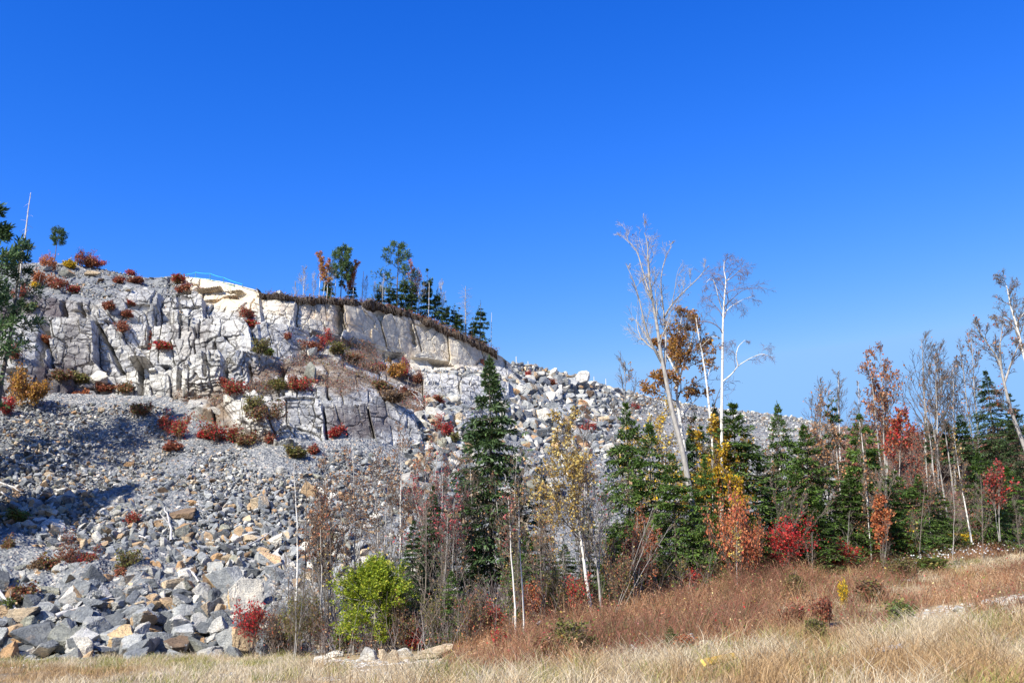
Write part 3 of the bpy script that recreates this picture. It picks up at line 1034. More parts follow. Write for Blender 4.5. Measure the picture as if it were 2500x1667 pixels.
def rubble():
    rng = np.random.default_rng(77)
    cand = []
    # (n, px range, v range)
    for n, p0, p1, v0, v1 in ((30000, -120, 850, 0, 2.02), (5000, 850, 1300, 0, 2.02), (15000, 985, 1560, 1.5, 5.0), (13000, 1440, 2150, 1.6, 5.0), (14000, -120, 1000, 0, 1.35), (500, -100, 800, -.22, .05), (1500, -700, -120, 0, 2.0), (2200, 60, 470, 4.0, 5.0), (1300, 1225, 1700, 4.88, 5.01)):
        a = rng.uniform(p0, p1, n)
        b = rng.uniform(v0, v1, n)
        P = hill_base(a, b)
        cand.append(np.concatenate([P, np.repeat([[1.0 if p0 == 60 else 0.0]], n, 0)], 1))
    C = np.concatenate(cand)
    qx, qy = proj(C[:, :3])
    # keep off the rock face
    cliffy = (inpoly(qx, qy, [(-300, 700), (220, 742), (640, 742), (1000, 905), (1060, 960), (985, 1090), (600, 1075), (470, 985), (-300, 985)]) & (C[:, 3] < .5))
    keep = ~cliffy & ~((qx > 950) & (qx < 1252) & (qy < 906))
    u = rng.random(len(C))
    size = stone_size_px(qx, qy, u)
    size = np.where(C[:, 3] > .5, rng.uniform(3, 8, len(C)), size)
    small = np.zeros(len(C), bool)
    small[63000:77000] = True
    size = np.where(small, size * .4, size)
    Sm = size * C[:, 1] / FPX
    # thin out by area: keep probability ~ wanted cover
    o = np.argsort(-Sm)
    C, Sm, qx, qy, keep, size = C[o], Sm[o], qx[o], qy[o], keep[o], size[o]
    grid = {}
    for (x, y, z, r) in STONES:
        grid.setdefault((int(x // 2), int(y // 2)), []).append((x, y, z, r))
    kept = []
    for i in range(len(C)):
        if not keep[i]: continue
        x, y, z = C[i, :3]
        r = Sm[i] * .5
        gx, gy = int(x // 2), int(y // 2)
        ok = True
        for ix in (-1, 0, 1):
            for iy in (-1, 0, 1):
                for (X, Y, Z, Q) in grid.get((gx + ix, gy + iy), ()):
                    if (X - x) ** 2 + (Y - y) ** 2 + (Z - z) ** 2 < (.6 * (Q + r)) ** 2:
                        ok = False
                        break
                if not ok: break
            if not ok: break
        if ok:
            grid.setdefault((gx, gy), []).append((x, y, z, r))
            kept.append(i)
    kept = np.array(kept)
    return C[kept, :3], Sm[kept], qx[kept], qy[kept], size[kept]


RB = rubble()


def pal_pick(rng, right):
    q = rng.random()
    if q < .68: return "grey", GREY
    if q < .84: return "pale", PALE
    if q < .92: return "tan", TAN
    if q < .95: return "brown", BROWN
    return "greenish", GREEN


def build_rubble():
    P, Sm, qx, qy, spx = RB
    rng = np.random.default_rng(5)
    front = (qx > -20) & (qx < 2520)
    shown = front & ((qx < 790) | ((qx > 1000) & (qx < 1500) & (qy < 1130)))
    order = np.argsort(np.where(shown, -spx, 0))
    n_ind = 235
    ind = order[:n_ind]
    rest = np.setdiff1d(np.arange(len(P)), ind)
    # --- individual boulders with labels measured from the landmark nearest to each
    L = np.array([(a, b) for a, b, _ in LANDMARKS], float)
    used = {}
    rows = []
    for i in ind:
        d = np.hypot(L[:, 0] - qx[i], L[:, 1] - qy[i])
        k = int(np.argmin(d))
        dx, dy = qx[i] - L[k, 0], qy[i] - L[k, 1]
        rel = ("right of" if dx > 0 else "left of") if abs(dx) > abs(dy) else ("below" if dy > 0 else "above")
        rows.append((d[k], i, k, rel))
    rows.sort()
    ORD = ["nearest", "second", "third", "fourth", "fifth", "sixth", "seventh", "eighth", "ninth", "tenth", "eleventh", "twelfth"]
    for dist, i, k, rel in rows:
        g = np.random.default_rng(90000 + int(i))
        cname, pal = pal_pick(g, qx[i] > 900)
        asp = g.uniform(.5, .95)
        s = Sm[i]
        dims = np.array([s * 1.15, s * g.uniform(.7, 1.0), s * asp])
        shape = "flat" if asp < .62 else "angular" if asp < .8 else "blocky"
        key = (cname, shape, k, rel)
        used[key] = used.get(key, 0) + 1
        lab = f"{ORD[min(used[key] - 1, 11)]} {cname} {shape} boulder {rel} the {LANDMARKS[k][2]}"
        c = P[i] + np.array([0, 0, s * asp * .22])
        o = put_rock(c, dims, 4 if spx[i] > 34 else 3, g, pal, None, None, patch=.2, rotz=g.uniform(0, 6.28), tilt=(g.uniform(-.45, .45), g.uniform(-.45, .45)), rough=.035, nplanes=12)
        tag(o, lab, "boulder", "boulders on the rubble slope")
    # --- everything smaller
    Vs, Fs, Ts = [], [], []
    off = 0
    protos = {}
    for lev, cnt in ((2, 40), (3, 24)):
        for k in range(cnt):
            g = np.random.default_rng(600 + k + lev * 100)
            protos[(lev, k)] = rock_shape(g, lev, (1.15, g.uniform(.7, 1), g.uniform(.5, .95)), 11, .015)
    for lev, sel in ((2, rest[spx[rest] < 17]), (3, rest[spx[rest] >= 17])):
        for k in range(40 if lev == 2 else 24):
            V, F, fid, N = protos[(lev, k)]
            m = sel[k::(40 if lev == 2 else 24)]
            n = len(m)
            if n == 0: continue
            q = norm(rng.normal(size=(n, 4)) * np.array([1, .35, .35, 1.0]))
            w, x, y, z = q.T
            Rm = np.stack([1 - 2 * (y * y + z * z), 2 * (x * y - z * w), 2 * (x * z + y * w), 2 * (x * y + z * w), 1 - 2 * (x * x + z * z), 2 * (y * z - x * w),
                           2 * (x * z - y * w), 2 * (y * z + x * w), 1 - 2 * (x * x + y * y)], -1).reshape(n, 3, 3)
            W = np.einsum('nij,vj->nvi', Rm, V) * Sm[m][:, None, None] + (P[m] + np.array([0, 0, .12]) * Sm[m][:, None])[:, None, :]
            Vs.append(W.reshape(-1, 3))
            Fs.append((F[None] + (np.arange(n) * len(V))[:, None, None]).reshape(-1, 3) + off)
            off += n * len(V)
            t = np.empty((n, len(N), 3))
            q = rng.random(n)
            for j in range(n):
                pal = GREY if q[j] < .70 else PALE if q[j] < .84 else TAN if q[j] < .92 else BROWN if q[j] < .95 else GREEN
                t[j] = np.array(pal[rng.integers(len(pal))]) * rng.uniform(.8, 1.2)
            alt = rng.random((n, len(N))) < .14
            oc = np.array(TAN + PALE + GREY)[rng.integers(0, 10, (n, len(N)))]
            t = np.where(alt[..., None], oc, t * rng.uniform(.85, 1.15, (n, len(N), 1)))
            Ts.append(t[:, fid].reshape(-1, 3))
    me = mesh_data("rubble", np.concatenate(Vs), np.concatenate(Fs), M_RUBBLE, tint=np.concatenate(Ts))
    tag(link("rubble", me), "grey broken stones and gravel covering the slope", "rubble", kind="stuff")


build_rubble()
# ================================================================== plants
NEEDLE_DARK = [(.042, .075, .024), (.065, .112, .034), (.09, .14, .05), (.052, .092, .038)]
NEEDLE_FIR = [(.055, .105, .018), (.085, .155, .025), (.13, .20, .035), (.06, .11, .03)]
NEEDLE_PINE = [(.05, .10, .035), (.07, .13, .045), (.095, .15, .05)]
CEDAR = [(.22, .29, .02), (.31, .37, .025), (.15, .22, .02), (.38, .38, .04), (.12, .17, .02)]
YELLOW = [(.52, .36, .08), (.60, .45, .14), (.44, .28, .06), (.58, .49, .22), (.34, .22, .07)]
BRIGHTYEL = [(.66, .43, .02), (.74, .52, .03), (.60, .36, .01), (.50, .32, .02)]
GOLD = [(.42, .22, .03), (.50, .28, .045), (.36, .17, .03), (.30, .15, .04)]
COPPER = [(.38, .17, .07), (.46, .22, .10), (.30, .13, .06), (.52, .30, .16)]
ORANGE = [(.50, .17, .06), (.42, .12, .05), (.55, .25, .10), (.34, .11, .06)]
RED = [(.42, .025, .03), (.52, .04, .035), (.34, .02, .03), (.48, .09, .05)]
PINK = [(.55, .13, .13), (.48, .06, .08), (.60, .26, .22), (.36, .04, .06)]
REDBROWN = [(.26, .075, .045), (.34, .10, .055), (.20, .07, .045), (.30, .16, .08)]
OLIVE = [(.14, .15, .035), (.20, .19, .05), (.10, .11, .03), (.26, .20, .06)]
BROWN_L = [(.20, .13, .075), (.26, .17, .10), (.15, .095, .06), (.32, .20, .11)]
GREEN_L = [(.10, .17, .03), (.16, .24, .04), (.08, .13, .03)]


def pick(rng, pal, n, var=.15):
    p = np.array(pal)
    return p[rng.integers(0, len(p), n)] * rng.uniform(1 - var, 1 + var, (n, 1))


def line(pts, K=9, r0=.15, r1=.03, rng=None, wob=0.0):
    pts = np.array(pts, float)
    s = np.linspace(0, 1, len(pts))
    u = np.linspace(0, 1, K)
    P = np.stack([np.interp(u, s, pts[:, i]) for i in range(3)], -1)
    if len(pts) > 2:
        for _ in range(2):
            P[1:-1] = .25 * P[:-2] + .5 * P[1:-1] + .25 * P[2:]
    if rng is not None and wob:
        P[1:, :2] += np.cumsum(rng.normal(scale=wob, size=(K - 1, 2)), 0)
    Rr = r0 + (r1 - r0) * u ** .8
    return P[None], Rr[None]


def conifer(rng, H, W, pal=NEEDLE_DARK, dens=1.0, base=.04, gap=.0, tuft=.26, droop=.25, power=.85, ragged=.25, tr=.011, tip_bare=0.0):
    """Spruce or fir: trunk, whorled branches with side twigs, needle tufts along every twig."""
    tP, tR = line([(0, 0, -.3), (0, 0, H * .5), (0, 0, H)], 10, H * tr, .012, rng, H * .002)
    nb = int(H * 17 * dens)
    t = np.sort(base + (1 - base) * rng.random(nb) ** 1.12)
    t = np.where(t < .8, np.round(t * H * 1.9) / (H * 1.9) * .8 + t * .2, t)
    t = np.clip(t, base, .985)
    az = rng.uniform(0, 2 * np.pi, nb)
    L = W * ((1 - t) ** power) * rng.uniform(1 - ragged * 1.6, 1 + ragged, nb) + .06 * W * rng.random(nb) * (t < .85) + .03
    L *= np.where(t > .78, 1 - 1.6 * (t - .78), 1)
    L *= np.clip((t - base) / .10 + .55, .4, 1)
    lobes = 1 + .22 * np.sin(az * 2 + t * 9 + rng.uniform(0, 6)) + .12 * np.sin(az * 5 - t * 17)
    L *= lobes
    p = np.stack([np.interp(t * H, tP[0, :, 2], tP[0, :, 0]), np.interp(t * H, tP[0, :, 2], tP[0, :, 1]), t * H], -1)
    el = np.where(t > .8, (t - .8) * 4.0, -.34 * (1 - t) - .08) + rng.normal(scale=.1, size=nb)
    hd = np.stack([np.cos(az), np.sin(az), 0 * az], -1)
    K = 5
    pts = [p]
    for k in range(1, K):
        e = el - droop * (k / K) * (1 - t) + .55 * max(0, k / K - .55) * (1 - t)
        d = hd * np.cos(e)[:, None] + np.array([0, 0, 1.0]) * np.sin(e)[:, None]
        pts.append(pts[-1] + d * (L / (K - 1))[:, None])
    BP = np.stack(pts, 1)
    BR = np.linspace(1, .3, K)[None] * (.006 + L * .010)[:, None]
    # side twigs
    nper = 15
    idx = np.repeat(np.arange(nb), nper)
    u = np.tile((np.arange(nper) + .5) / nper, nb) + rng.uniform(-.04, .04, nb * nper)
    u = .18 + .82 * u
    f = np.clip(u, 0, .999) * (K - 1)
    i = f.astype(int)
    w = (f - i)[:, None]
    q = BP[idx, i] * (1 - w) + BP[idx, np.minimum(i + 1, K - 1)] * w
    T = norm(BP[idx, np.minimum(i + 1, K - 1)] - BP[idx, i])
    side = np.where(np.tile(np.arange(nper) % 2, nb) == 0, 1.0, -1.0)
    lat = norm(np.cross(T, np.array([0, 0, 1.0]))) * side[:, None]
    TD = norm(T * .75 + lat * rng.uniform(.5, 1.0, len(idx))[:, None] + rng.normal(scale=.18, size=(len(idx), 3)) - np.array([0, 0, .18]))
    TL = (L[idx] * .42 * (1.15 - u) + .08)
    m = 3
    s = (np.arange(m) + .35) / m
    tp = (q[:, None] + TD[:, None] * (TL[:, None] * s)[..., None]).reshape(-1, 3)
    td = np.repeat(TD, m, 0) + rng.normal(scale=.35, size=(len(tp), 3))
    if gap > 0:
        g = vnoise(tp[:, 0] * 1.6, tp[:, 1] * 1.6, tp[:, 2] * 1.6, 7)
        k = g > gap
        tp, td = tp[k], td[k]
    tl = tuft * rng.uniform(.6, 1.3, len(tp)) * np.clip((1 - tp[:, 2] / H) * 2.6 + .4, .4, 1)
    c1 = cards(tp, td, tl, tl * .30, rng, .55)
    # leader and branch tips
    ends = BP[:, -1]
    c2 = cards(np.repeat(ends, 2, 0), np.repeat(norm(BP[:, -1] - BP[:, -2]), 2, 0) + rng.normal(scale=.25, size=(2 * nb, 3)), tuft * .9, tuft * .3, rng)
    ntop = 9
    zt = rng.uniform(.93, 1.02, ntop) * H
    c3 = cards(np.stack([0 * zt, 0 * zt, zt], -1) + tP[0, -1] * np.array([1, 1, 0]), np.stack([rng.normal(size=ntop), rng.normal(size=ntop), rng.uniform(1.6, 4, ntop)], -1), tuft * .7, tuft * .2, rng)
    V, F = merge(c1, c2, c3)
    tint = pick(rng, pal, len(F), .22)
    hi = np.clip(F.mean(1) * 0, 0, 1)
    tv = tubes(tP, tR, 7)
    bv = tubes(BP, BR, 3)
    return {"trunk": merge(tv, bv), "crown": (V, F, tint), "tm": M_DARKBARK, "cm": M_NEEDLE}


def pine(rng, H, W, pal=NEEDLE_PINE, nb=26, base=.35, flat=.25, upsweep=.5, dens=1.0, lean=0.0, shape="cone", trunk_r=.013):
    """Pine with plume-like branches ending in needle tufts."""
    tP, tR = line([(0, 0, -.4), (lean * .4, 0, H * .5), (lean, 0, H)], 10, H * trunk_r, .02, rng, H * .003)
    t = np.linspace(base, .97, nb) + rng.normal(scale=.015, size=nb)
    t = np.clip(t, base, .98)
    az = np.arange(nb) * 2.4 + rng.uniform(-.6, .6, nb)
    if shape == "round":
        prof = np.sqrt(np.clip(1 - ((t - (base + .97) / 2) / ((.97 - base) / 2 + .06)) ** 2, .05, 1))
    else:
        prof = (1 - t) ** .7 + .12
    L = W * prof * rng.uniform(.55, 1.2, nb)
    p = np.stack([np.interp(t * H, tP[0, :, 2], tP[0, :, i]) for i in (0, 1)] + [t * H], -1)
    hd = np.stack([np.cos(az), np.sin(az), 0 * az], -1)
    K = 6
    pts = [p]
    for k in range(1, K):
        e = .12 + upsweep * (k / K) + (t - .5) * .5
        d = hd * np.cos(e)[:, None] + np.array([0, 0, 1.0]) * np.sin(e)[:, None] + rng.normal(scale=.08, size=(nb, 3))
        pts.append(pts[-1] + d * (L / (K - 1))[:, None])
    BP = np.stack(pts, 1)
    BR = np.linspace(1, .35, K)[None] * (.012 + L * .012)[:, None]
    C2, R2 = grow(BP, BR, 9, .25, 1.0, lambda t, l: l * (.42 - .2 * t) + .12, .8, .25, 4, .12, rng, .5, .5, .006)
    q = np.concatenate([C2[:, 1:].reshape(-1, 3), BP[:, -2:].reshape(-1, 3)])
    d0 = np.concatenate([np.repeat(norm(C2[:, -1] - C2[:, 0]), 3, 0), np.repeat(norm(BP[:, -1] - BP[:, -2]), 2, 0)])
    n = int(9 * dens)
    tp = np.repeat(q, n, 0) + rng.normal(scale=.05, size=(len(q) * n, 3))
    td = np.repeat(d0, n, 0) * .7 + rng.normal(scale=.6, size=(len(tp), 3)) + np.array([0, 0, .3])
    tl = rng.uniform(.2, .36, len(tp)) * (.55 + .045 * H)
    V, F = cards(tp, td, tl, tl * .22, rng)
    return {"trunk": merge(tubes(tP, tR, 8), tubes(BP, BR, 4), tubes(C2, R2, 3)), "crown": (V, F, pick(rng, pal, len(F), .25)), "tm": M_DARKBARK, "cm": M_NEEDLE}


def leafed(rng, trunks, n1=14, n2=7, n3=6, l1=.36, t0=.3, ang=.65, up=.5, leaf=0, pal=YELLOW, lsize=.10, leaf_t0=.0, tm=None, wm=None, twig_r=.007, wig=.10, grav=0.0, l2=.5, l3=.5, levels=3, clump=.0, lscale=None, hero=False):
    """Broadleaf tree: given trunk lines, three orders of branches, and leaves (leaf = leaves per finest twig)."""
    out_t, out_b, twigs = [], [], []
    Hs = [np.linalg.norm(P[0, -1] - P[0, 0]) for P, _ in trunks]
    Hm = max(Hs)
    for (P, Rr), H in zip(trunks, Hs):
        nn = max(3, int(round(n1 * (.15 + .85 * H / Hm))))
        eff = .45 * H + .3 * Hm if hero else H
        out_t.append(tubes(P, Rr, 8))
        B1, R1 = grow(P, Rr, nn, t0 if H > .6 * Hm or not hero else .15, .98, lambda t, l: eff * l1 * (1.2 - .95 * t), ang, up, 7, wig, rng, .55, .25, twig_r, grav)
        out_b.append(tubes(B1, R1, 5))
        B2, R2 = grow(B1, R1, n2, .2, 1.0, lambda t, l: l * l2 * (1.1 - .5 * t), ang, up * .6, 5, wig, rng, .6, .3, twig_r, grav)
        out_b.append(tubes(B2, R2, 3))
        last = B2
        if levels >= 3:
            B3, R3 = grow(B2, R2, n3, .15, 1.0, lambda t, l: l * l3 * (1.1 - .5 * t) + .08, ang * 1.1, up * .4, 4, wig * 1.2, rng, .6, .5, twig_r, grav)
            out_b.append(tubes(B3, R3, 3))
            last = B3
        twigs.append(last)
    d = {"trunk": merge(*out_t), "tm": tm or M_GREYBARK}
    parts = {"branches": merge(*out_b)}
    d["wood"] = parts["branches"]
    d["wm"] = wm or M_TWIG
    if leaf:
        tw = np.concatenate(twigs)
        K = tw.shape[1]
        n = max(1, int(math.ceil(leaf)))
        idx = np.repeat(np.arange(len(tw)), n)
        if leaf < 1: idx = idx[rng.random(len(idx)) < leaf]
        tlen = np.linalg.norm(tw[:, -1] - tw[:, 0], axis=1)
        keep = rng.random(len(idx)) < np.clip(tlen[idx] / np.percentile(tlen, 70), 0, 1)
        idx = idx[keep]
        i = rng.integers(1, K, len(idx))
        p = tw[idx, i] + rng.normal(scale=.05, size=(len(idx), 3))
        if clump > 0:
            g = fbm(p[:, 0] * 1.0, p[:, 1] * 1.0, p[:, 2] * 1.0, int(rng.integers(1e6)), 3)
            k = g > clump
            p, idx, i = p[k], idx[k], i[k]
        if leaf_t0 > 0:
            zz = p[:, 2]
            k = zz > leaf_t0
            p, idx, i = p[k], idx[k], i[k]
        dd = tw[idx, i] - tw[idx, i - 1]
        dd = norm(dd) + rng.normal(scale=.8, size=(len(p), 3)) - np.array([0, 0, .4])
        ls = lsize * rng.uniform(.6, 1.35, len(p))
        V, F = cards(p, dd, ls, ls * .75, rng)
        d["crown"] = (V, F, pick(rng, pal, len(F), .2))
        d["cm"] = M_LEAF
    return d


def shrub(rng, H, W, pal, n=26, upright=False, leaf=6, lsize=.07, stems=9, wood=None, thin=.012, up=.6, leaf_lo=.1, n2=5):
    a = rng.uniform(0, 2 * np.pi, stems)
    e = rng.uniform(.1, 1.0, stems)
    if upright: W = W * .55
    K = 6
    base = np.stack([np.cos(a), np.sin(a) * .7, 0 * a], -1) * (.42 * W * np.sqrt(rng.random(stems)))[:, None]
    d = np.stack([np.cos(a) * e * .35, np.sin(a) * e * .35, np.ones(stems)], -1)
    L = H * rng.uniform(.3, .85, stems) * (.75 + .25 * np.cos(a - rng.uniform(0, 6))) if not upright else H * rng.uniform(.55, .95, stems)
    pts = [base * .05 - np.array([0, 0, .12]), base * .6 + np.array([0, 0, .12 * H])]
    for k in range(2, K):
        d = norm(d + rng.normal(scale=.13, size=d.shape))
        pts.append(pts[-1] + d * (L / (K - 1))[:, None])
    P = np.stack(pts, 1)
    Rr = np.linspace(1, .35, K)[None] * (thin * rng.uniform(.7, 1.2, stems))[:, None]
    B1, R1 = grow(P, Rr, 7, .2, 1.0, lambda t, l: l * .42 * (1.2 - .7 * t), .7, up, 4, .14, rng, .6, .4, .005)
    B2, R2 = grow(B1, R1, n2, .2, 1.0, lambda t, l: l * .5 + .05, .7, up * .5, 3, .14, rng, .6, .5, .004)
    tw = np.concatenate([B2.reshape(-1, 3), B1[:, 1:].reshape(-1, 3)])
    r = {"trunk": merge(tubes(P, Rr, 4), tubes(B1, R1, 3), tubes(B2, R2, 3)), "tm": wood or M_TWIG}
    if leaf > 0:
        m = int(len(tw) * leaf / 6)
        p = tw[rng.integers(0, len(tw), m)] + rng.normal(scale=.05 + .02 * H, size=(m, 3))
        p = p[p[:, 2] > H * leaf_lo * rng.random(m)]
        m = len(p)
        ls = lsize * rng.uniform(.6, 1.4, m)
        V, F = cards(p, rng.normal(size=(m, 3)) + np.array([0, 0, -.2]), ls, ls * .8, rng)
        tint = pick(rng, pal, m, .2)
        r["crown"] = (V, F, tint)
        r["cm"] = M_LEAF
    return r


def snag(rng, H, r, stubs=14, lean=0.0, top=.02, mat=None, sl=.6):
    P, Rr = line([(0, 0, -.4), (lean * .45, 0, H * .5), (lean, 0, H)], 12, r, top, rng, H * .003)
    B, RB_ = grow(P, Rr, stubs, .3, .95, lambda t, l: sl * (1.1 - .6 * t) + 0 * l, 1.25, -.25, 5, .22, rng, .3, .4, .008)
    return {"trunk": tubes(P, Rr, 8), "tm": mat or M_DEADWOOD, "wood": tubes(B, RB_, 3), "wm": mat or M_DEADWOOD}


PROTO = {}


def proto(key, fn):
    """mesh data of one plant, made once"""
    if key not in PROTO:
        d = fn()
        r = []
        V, F = d["trunk"]
        r.append(("trunk" if not d.get("stems") else "stem", mesh_data("trunk", V, F, d["tm"], smooth=True)))
        if "wood" in d:
            V, F = d["wood"]
            r.append(("branches", mesh_data("branches", V, F, d["wm"], smooth=True)))
        if "crown" in d:
            V, F, t = d["crown"]
            r.append(("crown", mesh_data("crown", V, F, d["cm"], tint=t)))
        PROTO[key] = r
    return PROTO[key]


def plant(name, label, cat, group, base, key, fn, scale=(1, 1, 1), top=None, rotz=0.0, stem="trunk"):
    e = empty(name, base)
    if top is not None:
        q = (Vector(top) - Vector(base)).to_track_quat('Z', 'Y')
        e.rotation_mode = 'QUATERNION'
        e.rotation_quaternion = q @ Quaternion((0, 0, 1), rotz)
    else:
        e.rotation_euler = (0, 0, rotz)
    e.scale = scale
    tag(e, label, cat, group)
    for nm, me in proto(key, fn):
        n = nm
        if nm == "trunk": n = stem
        if nm == "branches": n = "bare_crown" if "crown" not in [q for q, _ in PROTO[key]] else "branches"
        if nm == "crown" and stem == "stems": n = "foliage"
        link({"stems": "woody_stem"}.get(n, n), me, e)
    return e


def base_top(px, py, Y, pytop, pxtop=None):
    b = at(px, py, Y)
    t = at(px if pxtop is None else pxtop, pytop, Y)
    if pxtop is None:
        t = np.array([b[0], Y, t[2]])
    return b, t, float(np.linalg.norm(t - b))
# ================================================================== conifers
def put_conifer(px, py, Y, pytop, label, kind, var, w=1.0, group=None, pxtop=None, name=None, cat=None):
    b, t, h = base_top(px, py, Y, pytop, pxtop)
    if kind == "spruce":
        key, fn, h0 = ("spruce", var), lambda: conifer(np.random.default_rng(50 + var), 12.0, 2.4, NEEDLE_DARK, 1.35, .03, .22, .27, .3, .9, .3), 12.0
    elif kind == "fir":
        key, fn, h0 = ("fir", var), lambda: conifer(np.random.default_rng(70 + var), 9.0, 3.0, NEEDLE_FIR, 1.7, .02, .2, .27, .12, .8, .22), 9.0
    elif kind == "thin":
        key, fn, h0 = ("thin", var), lambda: conifer(np.random.default_rng(90 + var), 9.0, 1.1, NEEDLE_DARK, .8, .12, .34, .27, .3, .6, .4), 9.0
    elif kind == "far":
        key, fn, h0 = ("far", var), lambda: conifer(np.random.default_rng(110 + var), 6.0, 1.25, NEEDLE_DARK, 1.0, .12, .25, .34, .25, .75, .4), 6.0
    elif kind == "dead":
        key, fn, h0 = ("dead", var), lambda: snag(np.random.default_rng(130 + var), 6.0, .09, 90, 0, .015, M_PALETWIG, 1.1), 6.0
    s = h / h0
    return plant(name or ("fir_tree" if kind == "fir" else "spruce_tree"), label, cat or ("fir tree" if kind == "fir" else "spruce tree"), group, b, key, fn, (s * w, s * w, s), t, rotz=(var * 1.7 + px * .37) % 6.28)


G1 = "evergreens along the edge of the thicket"
e = plant("spruce_tree", "tall narrow dark spruce standing alone before the right rubble slope", "spruce tree", G1, at(1205, 1500, 43), ("spruce_hero",),
          lambda: conifer(np.random.default_rng(3), 11.2, 2.5, NEEDLE_DARK, 1.7, .16, .25, .27, .34, .85, .3), (1, 1, 1), at(1196, 872, 43))
b, t, h = base_top(1205, 1500, 43, 872, 1196)
e.scale = (h / 11.2,) * 3
for (px, py, Y, pt, lab, kind, var, w) in [
    (1545, 1440, 47, 985, "slim dark fir just left of the leaning grey trunk", "fir", 0, .72),
    (1598, 1440, 46, 1035, "bushy fir pressed against the left side of the leaning grey trunk", "fir", 1, .95),
    (1655, 1450, 44, 1108, "low dark fir in front of the foot of the leaning grey trunk", "fir", 2, 1.05),
    (1738, 1450, 43.5, 1118, "narrow-topped fir in front of the bright yellow tree", "fir", 3, .72),
    (1812, 1400, 47, 985, "biggest full fir right of the two white birches", "fir", 0, 1.12),
    (1765, 1400, 51, 985, "darker spruce half hidden behind the biggest full fir", "spruce", 0, .95),
    (1850, 1425, 44.5, 1262, "short green fir between the orange and the crimson shrub", "fir", 2, 1.35),
    (1925, 1380, 50, 988, "pointed fir standing clear against the far rubble", "fir", 1, .68),
    (1990, 1395, 47, 1040, "broad fir behind the fan of bare stems", "fir", 3, 1.0),
    (2005, 1400, 45.5, 1225, "dense low fir right of the fan of bare stems", "fir", 1, 1.7),
    (2068, 1360, 50, 968, "thin spruce below the bleached dead top", "thin", 0, 1.0),
    (2135, 1370, 48.5, 1012, "large fir mixed with orange leaves right of the paired birch trunks", "fir", 2, 1.0),
    (2200, 1345, 50, 1150, "dark fir low behind the bare stems on the right bank", "fir", 0, 1.5),
    (2415, 1320, 51, 1105, "bushy fir right of the rightmost white birch", "fir", 3, 1.3),
    (2478, 1310, 53, 1140, "low fir at the right edge behind the maroon sapling", "fir", 1, 1.5),
    (2300, 1330, 51, 1190, "low fir between the two leaning birches at right", "fir", 2, 1.6),
    (2440, 1180, 62, 905, "dark shaded spruce behind the leaning trunk at far right", "spruce", 1, 1.35),
    (2495, 1180, 60, 960, "second dark spruce cut by the right edge", "spruce", 2, 1.3),
    (2360, 1140, 70, 1015, "small pointed spruce on the far bank skyline at right", "far", 0, 1.3),
    (2278, 1140, 72, 1022, "tiny far spruce on the bank left of the pointed one", "far", 1, .9),
    (2318, 1140, 72, 1010, "tiny far spruce among the bare grey trunks", "far", 2, .9),
    (1708, 1250, 62, 1018, "small dark spruce on the rubble behind the thin white birch", "far", 1, 1.0),
    (1052, 1470, 41, 1185, "short dark spruce behind the pink-leaved sapling", "spruce", 1, 1.05),
    (1322, 1470, 46, 1130, "thin ragged spruce left of the yellow birch", "thin", 1, 1.0),
    (1268, 1480, 44, 1165, "ragged spruce close behind the twin white trunks", "thin", 2, .9),
    (1152, 1500, 41.5, 1210, "ragged leaning spruce at the left foot of the tall spruce", "thin", 0, 1.2),
    (1440, 1480, 44, 1240, "small fir under the yellow birch", "thin", 1, 1.4),
    (1100, 1590, 37, 1395, "pale green young fir in the bare thicket", "fir", 1, 1.05),
    (1640, 1600, 29.5, 1528, "tiny green fir alone in the bracken", "fir", 2, 1.3),
    (2232, 1500, 33, 1472, "low flat evergreen on the stony bank", "fir", 0, 2.2),
    (1962, 1390, 46.2, 1135, "dark broad fir directly behind the fan of bare stems", "fir", 2, 1.25),
    (2088, 1378, 47.5, 1160, "spreading dark fir left of the paired birch trunks", "fir", 3, 1.3),
    (2182, 1362, 48, 1185, "spreading low fir right of the large fir", "fir", 1, 1.5),
    (2260, 1340, 50, 1160, "half bare dark fir on the right bank", "fir", 3, 1.2),
    (1872, 1405, 48, 1130, "dark fir between the biggest full fir and the pointed fir", "fir", 3, 1.0),
    (1005, 1510, 40, 1270, "small dark spruce low behind the cedar", "spruce", 2, 1.3),
    (1290, 1520, 40, 1300, "low dark fir behind the twin white trunks", "fir", 0, 1.3),
    (1380, 1500, 40.5, 1330, "low dark fir at the left of the yellow birch foot", "fir", 1, 1.4),
    (1500, 1480, 42, 1290, "low dark fir at the right of the yellow birch foot", "fir", 2, 1.3),
    (1700, 1425, 46, 1240, "dark young fir behind the narrow-topped fir", "fir", 3, 1.3),
]:
    put_conifer(px, py, Y, pt, lab, kind, var, w, G1)

# --- the row on top of the cliff
G2 = "trees along the cliff top"


def crest(px, off=2.0):
    """ground point a little behind the cliff edge"""
    P = hill_base(np.array([float(px)]), np.array([5.0]))[0]
    return P + np.array([0, off, -.25 - .05 * off])


